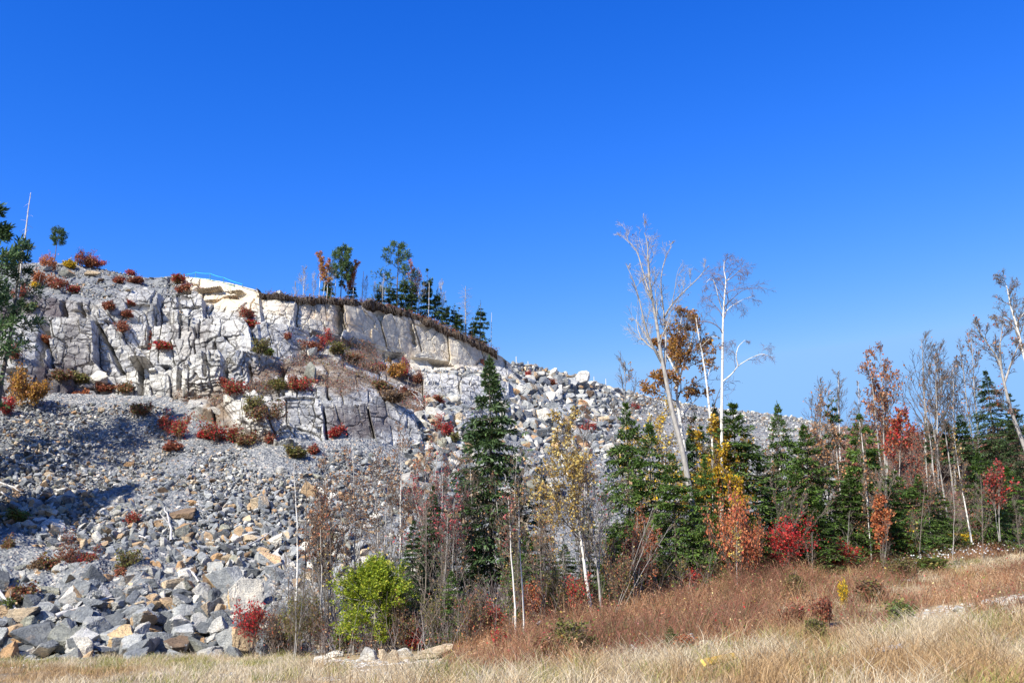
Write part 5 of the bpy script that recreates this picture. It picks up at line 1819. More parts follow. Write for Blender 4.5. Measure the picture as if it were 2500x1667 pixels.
# ================================================================== shrubs
def put_shrub(px, pyb, w, h, pal_name, label, where, seed, Y=None, cat="shrub", group=None, leaf=None, name="shrub"):
    PAL = {"red": RED[2:] + REDBROWN + BROWN_L[:1], "crimson": RED[:3] + REDBROWN[:2], "orange": ORANGE, "redbrown": REDBROWN, "brown": BROWN_L, "olive": OLIVE + BROWN_L[:1], "green": GREEN_L + OLIVE, "gold": GOLD + ORANGE[2:3],
           "mixed": REDBROWN + OLIVE + BROWN_L, "mixred": RED + REDBROWN + OLIVE[:2], "yellow": BRIGHTYEL + OLIVE[:1], "bare": BROWN_L + REDBROWN, "pink": PINK, "vivid": RED[:2] + RED, "flame": ORANGE + RED[3:] + [(.62, .24, .12)]}
    if where == "cliff": P = cliff_at(px, pyb)
    elif where == "hill": P, _ = hill_at(px, pyb)
    elif where == "crest": P = crest(px, 1.0)
    elif where == "ground": P = on_ground(px, pyb)[0][0]
    else: P = at(px, pyb, Y)
    k = P[1] / FPX
    H = h * k
    v = seed % 3
    lf = {"red": 5, "crimson": 6.5, "vivid": 9, "flame": 9, "orange": 8, "gold": 10, "bare": 1.5, "pink": 5, "yellow": 8}.get(pal_name, 7) if leaf is None else leaf
    key = ("shrub", group, pal_name, v, lf, round(max(.8, min(2.4, H)) * 2))
    hq = max(.8, min(2.4, H))
    big = Y is None and P[1] > 60
    def fn():
        return shrub(np.random.default_rng(800 + seed), hq, hq * 1.15, PAL[pal_name], leaf=lf * (1.25 if group and 'thicket' in group else 1), upright=bool(group and 'thicket' in group), lsize=.105 if P[1] > 55 else .075, stems=10)
    s = H / hq
    return plant(name, label, cat, group or "autumn shrubs on the slope", tuple(P - np.array([0, 0, .05])), key, fn, (w * k / (hq * 1.15), w * k / (hq * 1.15), s), None, (seed * 2.399) % 6.28, "stems")


SHRUBS = [
    # cliff and ledges: px, py of foot, width, height, colour, label
    (60, 1000, 130, 150, "gold", "golden-orange leafy shrub under the left pine", "hill"),
    (95, 985, 90, 80, "gold", "lower golden shrub right of the golden-orange one at left", "hill"),
    (12, 1015, 60, 60, "crimson", "crimson shrub at the left edge below the golden leaves", "hill"),
    (205, 985, 60, 50, "orange", "rusty orange shrub hanging at the foot of the left cliff", "cliff"),
    (150, 930, 70, 45, "mixed", "brown bushy shrub at the left cliff foot", "cliff"),
    (195, 935, 60, 40, "olive", "olive shrub right of the brown cliff-foot bush", "cliff"),
    (310, 965, 70, 50, "mixed", "dark olive-brown shrub between white blocks at the cliff foot", "cliff"),
    (262, 960, 60, 30, "redbrown", "low reddish shrub under the white rounded cliff block", "cliff"),
    (300, 815, 60, 50, "redbrown", "red-brown shrub filling the crack in the left cliff", "cliff"),
    (352, 845, 60, 50, "red", "bright red shrub on the left cliff ledge", "cliff"),
    (395, 852, 70, 30, "mixred", "low red-brown shrub right of the bright red ledge shrub", "cliff"),
    (312, 775, 40, 20, "redbrown", "small red shrub above the filled cliff crack", "cliff"),
    (318, 745, 36, 18, "red", "dark red sprig high in the left cliff joint", "cliff"),
    (270, 755, 40, 26, "redbrown", "rusty sprig beside the upper cliff block", "cliff"),
    (448, 715, 60, 34, "redbrown", "dark red-brown shrub clump under the rope fence", "cliff"),
    (440, 690, 50, 28, "mixred", "reddish shrub on the crest left of the rope fence", "cliff"),
    (492, 712, 26, 20, "red", "small red sprig right of the red-brown clump under the fence", "cliff"),
    (330, 690, 50, 30, "redbrown", "reddish brown shrub on the rubble crest", "cliff"),
    (290, 690, 36, 26, "red", "pale red twiggy shrub on the rubble crest left of the brown one", "cliff"),
    (318, 672, 30, 22, "pink", "pinkish twig shrub on the skyline above the crest rubble", "cliff"),
    (225, 655, 60, 50, "orange", "orange shrub on the left skyline right of the round pine", "cliff"),
    (240, 650, 50, 40, "pink", "pinkish bare-twigged shrub at the right end of the left crest", "cliff"),
    (190, 650, 70, 60, "red", "red shrub behind the round-topped little pine", "cliff"),
    (170, 652, 40, 26, "yellow", "yellow shrub at the foot of the round-topped pine", "cliff"),
    (120, 660, 60, 70, "orange", "orange-red shrub left of the round-topped pine", "cliff"),
    (105, 700, 80, 60, "orange", "flame shrub on the slope below the round-topped pine", "cliff"),
    (140, 705, 60, 40, "red", "red shrub right of the flame shrub on the left slope", "cliff"),
    (85, 705, 34, 26, "yellow", "small yellow shrub among the red ones on the left slope", "cliff"),
    (180, 715, 60, 40, "mixred", "red-brown shrub by the crest rubble slab", "cliff"),
    (45, 735, 60, 60, "red", "red shrub below the pine foliage at upper left", "cliff"),
    (75, 760, 40, 30, "green", "green tuft on the dark left cliff", "cliff"),
    (30, 880, 60, 70, "mixred", "orange-brown shrub beside the pine trunk", "cliff"),
    (110, 840, 40, 26, "orange", "rusty sprig on the dark purple cliff", "cliff"),
    (605, 780, 50, 40, "red", "red shrub on the cliff below the cream cap", "cliff"),
    (612, 800, 60, 26, "mixred", "brownish shrub just under the red one below the cream cap", "cliff"),
    (632, 865, 60, 50, "olive", "olive-brown shrub in the middle of the cliff", "cliff"),
    (655, 868, 44, 24, "green", "green low shrub beside the olive one in mid cliff", "cliff"),
    (705, 830, 34, 40, "red", "dark red shrub left of the reddest cliff shrub", "cliff"),
    (790, 850, 60, 66, "crimson", "reddest shrub on the cliff left of the cream wall", "cliff"),
    (765, 860, 70, 44, "redbrown", "rusty shrub at the foot of the reddest cliff shrub", "cliff"),
    (825, 865, 70, 40, "olive", "olive and rust shrub under the cream wall", "cliff"),
    (860, 885, 80, 40, "mixed", "brown shrub on the brushy slope below the cream wall", "cliff"),
    (915, 905, 70, 36, "mixred", "low red-brown shrub on the brushy slope", "cliff"),
    (970, 925, 80, 70, "gold", "golden-brown shrub left of the tall crimson slope shrub", "cliff"),
    (990, 925, 50, 66, "crimson", "tall crimson shrub in the middle of the brushy slope", "cliff"),
    (1022, 935, 36, 44, "redbrown", "reddish shrub right of the tall crimson slope shrub", "cliff"),
    (935, 955, 70, 40, "mixed", "straw and rust shrub low on the brushy slope", "cliff"),
    (1000, 965, 80, 40, "redbrown", "rusty shrub below the tall crimson slope shrub", "cliff"),
    (1060, 985, 70, 40, "mixred", "red-brown shrub at the edge of the right rubble", "cliff"),
    (960, 985, 70, 40, "brown", "dry brown shrub on the lower brushy slope", "cliff"),
    (735, 955, 80, 60, "mixred", "dark rusty shrub under the squared ledge block", "cliff"),
    (715, 955, 40, 70, "redbrown", "upright dark red shrub left of the squared ledge block", "cliff"),
    (680, 955, 60, 34, "olive", "olive shrub in front of the ledge clefts", "cliff"),
    (575, 965, 90, 60, "mixred", "big rusty shrub above the white fallen blocks", "cliff"),
    (545, 945, 60, 44, "red", "reddish top shrub above the big rusty shrub", "cliff"),
    (640, 1035, 110, 80, "mixed", "large brown shrub before the dark cleft of the lower cliff", "cliff"),
    (610, 1010, 70, 60, "olive", "olive brown shrub left of the dark cleft", "cliff"),
    (435, 1075, 90, 90, "mixred", "tall red and olive shrub on the upper scree", "hill"),
    (400, 1050, 60, 60, "red", "red shrub left of the tall red and olive one", "hill"),
    (545, 1085, 120, 80, "mixred", "wide red and green shrub in the middle of the scree top", "hill"),
    (500, 1075, 60, 50, "crimson", "crimson shrub at the left of the wide scree-top shrub", "hill"),
    (600, 1090, 70, 50, "mixed", "brown shrub at the right of the wide scree-top shrub", "hill"),
    (420, 1100, 60, 30, "redbrown", "rusty low shrub under the tall red and olive one", "hill"),
    (660, 1085, 40, 36, "red", "small red shrub at the foot of the lower cliff", "cliff"),
    (345, 1015, 60, 40, "mixed", "dull brown shrub on the scree below the white blocks", "hill"),
    (720, 1120, 60, 36, "olive", "olive shrub beside a pale boulder at the scree top", "hill"),
    (765, 1110, 44, 36, "red", "red shrub right of the olive one at the scree top", "hill"),
    (820, 1070, 50, 44, "crimson", "dark crimson shrub against the purple lower cliff", "cliff"),
    (1082, 1070, 60, 66, "crimson", "crimson shrub between the white blocks left of the tall spruce", "hill"),
    (1105, 1085, 60, 40, "olive", "olive shrub beside the crimson one left of the tall spruce", "hill"),
    (1290, 925, 24, 30, "crimson", "small crimson shrub high on the right rubble", "hill"),
    (1345, 945, 60, 26, "redbrown", "thin reddish shrub on the right rubble crest", "hill"),
    (1440, 1060, 70, 50, "crimson", "dark red twiggy shrub above the yellow birch", "hill"),
    (1552, 1002, 24, 20, "crimson", "small bright red shrub on the far rubble", "hill"),
    # lower left
    (165, 1395, 120, 120, "redbrown", "big red-brown shrub in the lower left rubble", "hill"),
    (215, 1390, 70, 70, "mixred", "reddish shrub at the right side of the big red-brown one", "hill"),
    (120, 1405, 90, 60, "mixed", "olive brown shrub at the foot of the big red-brown one", "hill"),
    (298, 1405, 70, 70, "olive", "dark olive shrub alone on the lower rubble", "hill"),
    (300, 1412, 60, 36, "redbrown", "rusty low shrub at the foot of the dark olive one", "hill"),
    (325, 1280, 54, 52, "red", "thin red shrub in the middle of the rubble", "hill"),
    (40, 1275, 90, 50, "green", "green leafy shrub at the left edge of the rubble", "hill"),
    (15, 1360, 60, 90, "mixed", "brown shrub at the left edge below the green one", "hill"),
    (50, 1475, 90, 70, "mixed", "rusty brown shrub above the dark sharp-topped boulder", "hill"),
    (15, 1500, 50, 50, "green", "dark green small shrub at the left edge by the driftwood", "hill"),
    (90, 1400, 60, 40, "brown", "dry grey-brown shrub in the left rubble", "hill"),
]


def build_shrubs():
    for i, (px, py, w, h, pal, lab, where) in enumerate(SHRUBS):
        put_shrub(px, py, w, h, pal, lab, where, i)


build_shrubs()

FRONT = [
    (612, 1578, 140, 125, "crimson", "bright red shrub in front of the ridge-backed boulder", 39.0),
    (668, 1585, 110, 100, "bare", "dark bare-twigged shrub right of the bright red shrub", 39.0),
    (720, 1590, 120, 150, "olive", "tall olive twiggy shrub left of the cedar", 38.5),
    (770, 1592, 90, 120, "mixed", "brown twiggy shrub touching the left side of the cedar", 38.2),
    (830, 1595, 70, 60, "green", "small green shrub at the left foot of the cedar", 37.3),
    (690, 1600, 120, 60, "olive", "low yellow-olive shrub at the edge of the dead grass", 38.2),
    (985, 1592, 90, 120, "mixed", "dark twiggy shrub right of the cedar foot", 38),
    (1010, 1588, 60, 50, "crimson", "small crimson shrub behind the largest tan boulder", 37),
    (1055, 1585, 90, 140, "olive", "olive shrub left of the pale green young fir", 38),
    (1150, 1575, 110, 150, "mixed", "brown twiggy shrub right of the pale green young fir", 37.5),
    (1200, 1560, 80, 90, "mixred", "reddish shrub left of the twin white trunks", 36.5),
    (1300, 1535, 100, 110, "flame", "pink and rust shrub at the foot of the twin white trunks", 36.2),
    (1350, 1525, 120, 150, "olive", "yellow-olive shrub left of the yellow birch foot", 38),
    (1410, 1515, 90, 120, "mixred", "russet shrub at the foot of the yellow birch", 38.5),
    (1520, 1500, 110, 170, "mixed", "brown shrub right of the yellow birch foot", 39.5),
    (1570, 1480, 130, 210, "redbrown", "tall russet shrub under the slim fir", 41),
    (1640, 1465, 100, 110, "olive", "olive leafy shrub at the foot of the leaning grey trunk", 40),
    (1690, 1450, 60, 60, "crimson", "low crimson shrub at the foot of the narrow-topped fir", 40),
    (1795, 1430, 150, 230, "flame", "large flame-orange shrub in front of the firs", 43),
    (1830, 1425, 110, 170, "flame", "flame shrub joined to the right of the large flame-orange one", 43.5),
    (1925, 1408, 190, 150, "vivid", "vivid crimson shrub under the fan of bare stems", 44),
    (1880, 1408, 90, 90, "vivid", "dark crimson shrub left of the vivid crimson one", 45),
    (2050, 1398, 120, 80, "vivid", "red low shrub under the dense low fir", 45),
    (2020, 1390, 60, 70, "mixed", "brown shrub between the vivid crimson and the red low shrub", 45),
    (2150, 1385, 120, 130, "orange", "orange shrub at the foot of the paired birch trunks", 46),
    (2215, 1375, 90, 90, "yellow", "yellow-leaved shrub right of the orange one on the right bank", 47),
    (2290, 1350, 120, 120, "olive", "yellow-olive shrub before the low fir on the right bank", 50),
    (2350, 1335, 60, 36, "yellow", "low yellow shrub near the foot of the rightmost white birch", 50),
    (2460, 1330, 90, 110, "olive", "yellowish shrub at the right edge of the bank", 51),
    (2405, 1330, 80, 90, "mixred", "reddish shrub left of the maroon sapling", 51),
    (1395, 1602, 120, 90, "olive", "grey-green shrub standing in the bracken below the twin trunks", 32.5),
    (1345, 1610, 80, 60, "mixed", "dark bushy shrub left of the grey-green one in the bracken", 32.2),
    (1440, 1590, 60, 40, "green", "small green shrub in the bracken right of the grey-green one", 33),
    (1675, 1588, 60, 36, "orange", "orange low shrub by the tiny green fir", 29.5),
    (2062, 1485, 30, 66, "yellow", "slender yellow-green sapling shrub in the bracken", 35),
    (2120, 1468, 90, 50, "mixed", "pinkish-brown leaved shrub in the bracken at right", 36.5),
    (1935, 1530, 80, 50, "red", "dark red shrub in the bracken near the grass edge", 32.2),
    (2010, 1530, 60, 70, "redbrown", "pale russet shrub by the pinkish white rock", 32.2),
    (1940, 1460, 60, 60, "olive", "olive shrub in the bracken below the vivid crimson one", 38.5),
    (2205, 1530, 80, 60, "green", "yellow-green shrub at the left end of the stony bank", 32),
    (1995, 1562, 60, 50, "olive", "olive-yellow tuft shrub on the grass edge", 30),
    (2270, 1400, 110, 40, "green", "green low shrub at the tip of the pale meadow", 42.5),
    (2200, 1415, 70, 40, "olive", "olive low shrub left of the pale meadow tip", 41.5),
    (1230, 1590, 60, 50, "mixred", "red dotted shrub in the bracken left of the twin trunks", 34.5),
]


def build_front():
    for i, (px, py, w, h, pal, lab, Y) in enumerate(FRONT):
        P, ok = on_ground(px, py)
        if ok[0] and P[0, 1] < Y + 8: Yq = P[0, 1]
        else: Yq = Y
        put_shrub(px, py, w, h, pal, lab, "at", 100 + i, Yq, group="shrubs along the thicket edge")


build_front()


def bank_shrubs():
    rng = np.random.default_rng(62)
    used = {}
    L = []
    for j in range(64):
        px = rng.uniform(2050, 2500)
        v = rng.uniform(.25, 4.9)
        P = hill_base(np.array([px]), np.array([v]))[0]
        L.append((px, P))
    L.sort(key=lambda q: min(abs(q[0] - m[0]) for m in TREE_MARKS))
    for j, (px, P) in enumerate(L):
        c = ["redbrown", "bare", "mixed", "redbrown", "red", "olive", "orange", "brown"][j % 8]
        word = {"redbrown": "red-brown bank shrub", "bare": "nearly bare bank shrub", "mixed": "mottled bank shrub", "red": "red bank shrub", "olive": "olive bank shrub", "orange": "orange bank shrub", "brown": "dry brown bank shrub"}[c]
        qx, qy = proj(P)
        h = rng.uniform(50, 110)
        put_shrub(float(qx), float(qy), h * rng.uniform(.9, 1.4), h, c, mark_label(px, word, used), "at", 300 + j, P[1], group="brush on the right bank")


bank_shrubs()

# ================================================================== ground cover
DRYBACK = [(-300, 1590), (300, 1588), (560, 1588), (700, 1600), (820, 1640), (900, 1655), (1150, 1655), (1300, 1640), (1500, 1622), (1700, 1592), (1900, 1566), (2100, 1542), (2250, 1524), (2500, 1494), (2850, 1455)]
TREEFOOT = [(-300, 1600), (600, 1600), (900, 1600), (1100, 1590), (1250, 1545), (1440, 1502), (1600, 1480), (1850, 1402), (2120, 1385), (2300, 1345), (2500, 1305), (2850, 1280)]
MEADOW = [(2180, 1412), (2250, 1392), (2350, 1372), (2500, 1352), (2900, 1320), (2900, 1395), (2500, 1398), (2380, 1408), (2260, 1425)]
STONY = [(2180, 1520), (2240, 1496), (2300, 1478), (2380, 1468), (2500, 1448), (2850, 1415), (2850, 1470), (2500, 1492), (2380, 1508), (2280, 1530)]


def ground_scatter(n, rng, lo=15.0, hi=62.0):
    Y = np.sqrt(rng.uniform(lo ** 2, hi ** 2, n))
    px = rng.uniform(-260, 2800, n)
    x = (px - 1250) / FPX * Y * 1.04
    z = ground_z(x, Y)
    P = np.stack([x, Y, z], -1)
    qx, qy = proj(P)
    return P, qx, qy


def blades(P, H, wid, lean, rng, bend=.5, wind=(.25, 0)):
    """grass blades: three-sided tapered strips made of two quads"""
    n = len(P)
    a = rng.uniform(0, 6.28, n)
    d = np.stack([np.cos(a) * lean + wind[0], np.sin(a) * lean + wind[1], np.ones(n)], -1)
    d = norm(d)
    a2 = rng.uniform(0, 6.28, n)
    s = np.stack([np.cos(a2), np.sin(a2), 0 * a2], -1)
    H = H[:, None]
    w = np.broadcast_to(wid, (n,))[:, None]
    m = P + d * H * .55
    d2 = norm(d + np.stack([np.cos(a) * bend, np.sin(a) * bend, -.2 * np.ones(n)], -1))
    t = m + d2 * H * .45
    V = np.stack([P - s * w * .5, P + s * w * .5, m + s * w * .4, m - s * w * .4, t + s * w * .12, t - s * w * .12], 1)
    i = np.arange(n)[:, None] * 6
    F = np.concatenate([i + np.array([0, 1, 2, 3]), i + np.array([3, 2, 4, 5])], 1).reshape(-1, 4)
    return V.reshape(-1, 3), F


def build_grass():
    rng = np.random.default_rng(71)
    P, qx, qy = ground_scatter(520000, rng, 15, 58)
    edge = np.interp(qx, *zip(*DRYBACK)) + (fbm(P[:, 0] * .5, P[:, 1] * .5, 0 * qx, 3, 3) - .5) * 40
    inm = inpoly(qx, qy + (fbm(P[:, 0] * .6, P[:, 1] * .6, 0 * qx, 9, 2) - .5) * 14, MEADOW)
    stony = inpoly(qx, qy, STONY) & (fbm(P[:, 0] * .8, P[:, 1] * .8, 0 * qx, 12, 3) > .40)
    left = np.clip((900 - qx) / 300, 0, 1)
    dens = fbm(P[:, 0] * .45, P[:, 1] * .45, 0 * qx, 21, 3)
    k = ((qy > edge) & ~stony & (dens > .30 + .10 * left)) | inm | ((qx > 1900) & (qy > np.interp(qx, *zip(*TREEFOOT))) & ~stony & (rng.random(len(qx)) < .10))
    k &= (rng.random(len(k)) < np.where(qx < 900, .9, 1.0))
    k &= (qy < 1900)
    P, qx, dens, inm, left = P[k], qx[k], dens[k], inm[k], left[k]
    n = len(P)
    H = rng.uniform(.18, .62, n) * (.25 + 1.5 * np.clip((fbm(P[:, 0] * 1.4, P[:, 1] * 1.4, 0 * qx, 25, 3) - .3) * 2.2, 0, 1)) * np.where(inm, .55, 1) * (1 - .55 * left)
    V, F = blades(P, H, np.where(inm, .014, .0105) * rng.uniform(.7, 1.4, n), .38, rng, .7, (.18, 0))
    pal = [(.60, .505, .35), (.68, .60, .45), (.50, .40, .25), (.63, .535, .38), (.42, .32, .19)]
    c = pick(rng, pal, n, .18)
    tone = fbm(P[:, 0] * .25, P[:, 1] * .25, 0 * qx, 44, 3)
    c = c * (1 - .5 * np.clip((tone - .44) * 5, 0, 1)[:, None] * np.array([.6, .9, 1.2]))
    gn = fbm(P[:, 0] * .7, P[:, 1] * .7, 0 * qx, 55, 3)
    gr = (gn > np.where((qx < 1000) & (P[:, 1] > 31), .45, .61)) & (rng.random(n) < .6)
    c[gr] = pick(rng, [(.24, .25, .06), (.36, .32, .09), (.17, .20, .05)], int(gr.sum()), .2)
    o = link("dry_grass", mesh_data("dry_grass", V, F, M_GRASS, tint=np.repeat(c, 2, 0)))
    tag(o, "pale dry grass across the foreground meadow", "grass", kind="stuff")
    # seed heads and white fluff above the far meadow
    P, qx, qy = ground_scatter(90000, rng, 38, 60)
    k = inpoly(qx, qy, [(2140, 1385), (2250, 1372), (2400, 1345), (2560, 1330), (2850, 1300), (2850, 1330), (2500, 1362), (2350, 1380), (2220, 1400)]) & (rng.random(len(qx)) < .10)
    P = P[k]
    V, F = blades(P, rng.uniform(.3, .6, len(P)), .012, .3, rng)
    c1 = np.repeat(pick(rng, BROWN_L, len(P), .2), 2, 0)
    hp = P + np.array([0, 0, 1.0]) * rng.uniform(.3, .6, len(P))[:, None]
    V2, F2 = cards(np.repeat(hp, 2, 0), rng.normal(size=(2 * len(P), 3)), .09, .07, rng)
    VV, FF = merge((V, F), (V2, F2))
    c2 = np.full((len(F2), 3), .75) * rng.uniform(.85, 1.05, (len(F2), 1))
    o = link("weeds", mesh_data("weeds", VV, FF, M_GRASS, tint=np.concatenate([c1, c2])))
    tag(o, "white fluffy seed heads over the pale meadow", "weeds", kind="stuff")


build_grass()


def build_bracken():
    rng = np.random.default_rng(72)
    P, qx, qy = ground_scatter(330000, rng, 24, 64)
    back = np.interp(qx, *zip(*TREEFOOT)) - 22
    edge = np.interp(qx, *zip(*DRYBACK)) + (fbm(P[:, 0] * .5, P[:, 1] * .5, 0 * qx, 3, 3) - .5) * 40
    k = (qy > back) & (qy < edge + 10) & (qx > 1080) & ~inpoly(qx, qy, MEADOW) & ~(inpoly(qx, qy, STONY) & (fbm(P[:, 0] * .8, P[:, 1] * .8, 0 * qx, 12, 3) > .42))
    d = fbm(P[:, 0] * .5, P[:, 1] * .5, 0 * qx, 61, 3)
    k &= d > .30
    near = np.clip((edge - qy) / 30, 0, 1)
    P, qx, qy, d, near = P[k], qx[k], qy[k], d[k], near[k]
    n = len(P)
    H = rng.uniform(.3, .95, n) * (.5 + d) * (.35 + .65 * near) * np.clip((qx - 950) / 350, .45, 1)
    H *= np.where(qx > 2150, .7, 1)
    H *= .45 + 1.5 * np.clip((fbm(P[:, 0] * .9, P[:, 1] * .9, 0 * qx, 63, 3) - .38) * 3.5, 0, 1)
    V, F = blades(P, H, .011 * rng.uniform(.7, 1.5, n), .5, rng, 1.3, (.12, 0))
    tone = fbm(P[:, 0] * .5, P[:, 1] * .5, 0 * qx, 65, 4)
    palA = np.array([(.40, .205, .10), (.47, .27, .145), (.31, .15, .08), (.52, .35, .21)])
    palB = np.array([(.20, .11, .065), (.27, .095, .065), (.18, .15, .06), (.31, .14, .085)])
    pi = rng.integers(0, 4, n)
    w = np.clip((tone - .43) * 9 + rng.normal(scale=.3, size=n), 0, 1)[:, None]
    c = (palA[pi] * (1 - w) + palB[pi] * w) * rng.uniform(.75, 1.2, (n, 1))
    sel = rng.random(n) < .35
    i = np.where(sel)[0]
    q = P[i] + np.stack([rng.normal(scale=.12, size=len(i)), rng.normal(scale=.12, size=len(i)), H[i] * rng.uniform(.2, 1.0, len(i))], -1)
    ls = rng.uniform(.04, .10, len(i))
    V2, F2 = cards(q, rng.normal(size=(len(i), 3)) + np.array([.3, 0, -.3]), ls, ls * .5, rng)
    c2 = c[i] * rng.uniform(.8, 1.3, (len(i), 1))
    z = rng.random(len(i))
    spot = fbm(q[:, 0] * 1.1, q[:, 1] * 1.1, 0 * q[:, 0], 68, 3)
    for lo, hi, sp, pal in ((0, .35, .66, RED + PINK), (.35, .6, .62, OLIVE + YELLOW[3:4]), (.6, .75, .64, GREEN_L), (.75, .8, .5, YELLOW)):
        m = (z > lo) & (z < hi) & (spot > sp)
        c2[m] = pick(rng, pal, int(m.sum()), .2)
    VV, FF = merge((V, F), (V2, F2))
    o = link("bracken", mesh_data("bracken", VV, FF, M_GRASS, tint=np.concatenate([np.repeat(c, 2, 0), c2])))
    tag(o, "rust-brown dead bracken between the grass and the thicket", "bracken", kind="stuff")


build_bracken()


def build_undergrowth():
    """dense twigs and small leaves that fill the foot of the thicket and the right bank"""
    rng = np.random.default_rng(73)
    P, qx, qy = ground_scatter(60000, rng, 34, 64)
    foot = np.interp(qx, *zip(*TREEFOOT))
    k = (qx > 600) & (qx < 2620) & (qy < foot + 6) & (qy > foot - 60)
    P = P[k][:9000]
    # right bank and cliff-top turf
    a = rng.uniform(2030, 2620, 6500)
    v = rng.uniform(-.3, 4.98, 6500)
    P2 = hill_base(a, v)
    a3 = rng.uniform(640, 1212, 2600)
    P3 = hill_base(a3, np.full(2600, 5.0)) + np.stack([0 * a3, rng.uniform(-.25, 3.0, 2600), 0 * a3], -1)
    P3[:, 2] -= .04 * (P3[:, 1] - hill_base(a3, np.full(2600, 5.0))[:, 1])
    # brush on the cliff slopes
    a4 = rng.uniform(380, 1080, 9000)
    v4 = rng.uniform(1.9, 5.0, 9000)
    P4 = hill_base(a4, v4)
    x4, y4 = proj(P4)
    w = soft_poly(x4, y4, BRUSH_SLOPE, 12, 18, 5)
    P4 = P4[(w > .5) & (fbm(P4[:, 0] * .5, P4[:, 1] * .5, P4[:, 2] * .5, 33, 4) > .44)]
    Pall = np.concatenate([P, P2, P3, P4])
    zone = np.concatenate([np.zeros(len(P)), np.ones(len(P2)), np.full(len(P3), 2), np.full(len(P4), 3)])
    n = len(Pall)
    H = np.where(zone == 0, rng.uniform(.4, 1.8, n), np.where(zone == 1, rng.uniform(.5, 1.5, n), np.where(zone == 2, rng.uniform(.15, .6, n), rng.uniform(.25, .8, n))))
    H[:len(P)] *= .35 + 1.1 * fbm(P[:, 0] * .3, P[:, 1] * .3, 0 * P[:, 0], 83, 3)
    d = norm(np.stack([rng.normal(scale=.35, size=n), rng.normal(scale=.3, size=n), np.ones(n)], -1))
    C = Pall[:, None] + d[:, None] * (H[:, None] * np.linspace(0, 1, 4)[None])[..., None] + np.concatenate([np.zeros((n, 1, 3)), np.cumsum(rng.normal(scale=.05, size=(n, 3, 3)), 1)], 1) * H[:, None, None]
    r = np.linspace(1, .4, 4)[None] * np.where(zone == 0, .010, .009)[:, None]
    V1, F1 = tubes(C, np.broadcast_to(r, (n, 4)), 3)
    B, Rb = grow(C, np.broadcast_to(r, (n, 4)), 4, .25, 1, lambda t, l: l * .5, .7, .4, 3, .15, rng, .7, .5, .005)
    V2, F2 = tubes(B, Rb, 3)
    ct = np.repeat(pick(rng, [(.15, .115, .10), (.24, .20, .185), (.10, .075, .065), (.32, .29, .27)], n, .2), 9, 0)
    cb = np.repeat(pick(rng, [(.15, .11, .10), (.22, .17, .16)], len(B), .2), 6, 0)
    m = np.where(zone == 0, 5, np.where(zone == 1, 9, np.where(zone == 2, 7, 8))).astype(int)
    idx = np.repeat(np.arange(n), m)
    pos = Pall[idx] + d[idx] * (H[idx] * rng.uniform(.15, 1.05, len(idx)))[:, None] + rng.normal(scale=.12, size=(len(idx), 3))
    ls = rng.uniform(.05, .11, len(idx)) * np.where(zone[idx] >= 1, 1.25, 1)
    V3, F3 = cards(pos, rng.normal(size=(len(idx), 3)), ls, ls * .7, rng)
    hue = fbm(pos[:, 0] * .35, pos[:, 1] * .35, pos[:, 2] * .35, 91, 3) + rng.normal(scale=.06, size=len(idx))
    c = pick(rng, BROWN_L, len(idx), .2)
    for lo, hi, pal in ((0, .36, OLIVE), (.36, .44, REDBROWN), (.55, .60, COPPER), (.60, .64, RED), (.64, 1, OLIVE + YELLOW[:1])):
        q = (hue > lo) & (hue <= hi)
        c[q] = pick(rng, pal, int(q.sum()), .2)
    zz = zone[idx]
    for zv, pal, fr in ((1, REDBROWN + COPPER, .55), (2, REDBROWN + RED[2:3], .7), (3, REDBROWN + BROWN_L, .6)):
        q = (zz == zv) & (rng.random(len(idx)) < fr)
        c[q] = pick(rng, pal, int(q.sum()), .2)
    V, F = merge((V1, F1), (V2, F2), (V3, F3))
    o = link("undergrowth", mesh_data("undergrowth", V, F, M_GRASS, tint=np.concatenate([ct, cb, c])))
    tag(o, "tangled brown undergrowth of twigs and last leaves", "undergrowth", kind="stuff")


build_undergrowth()


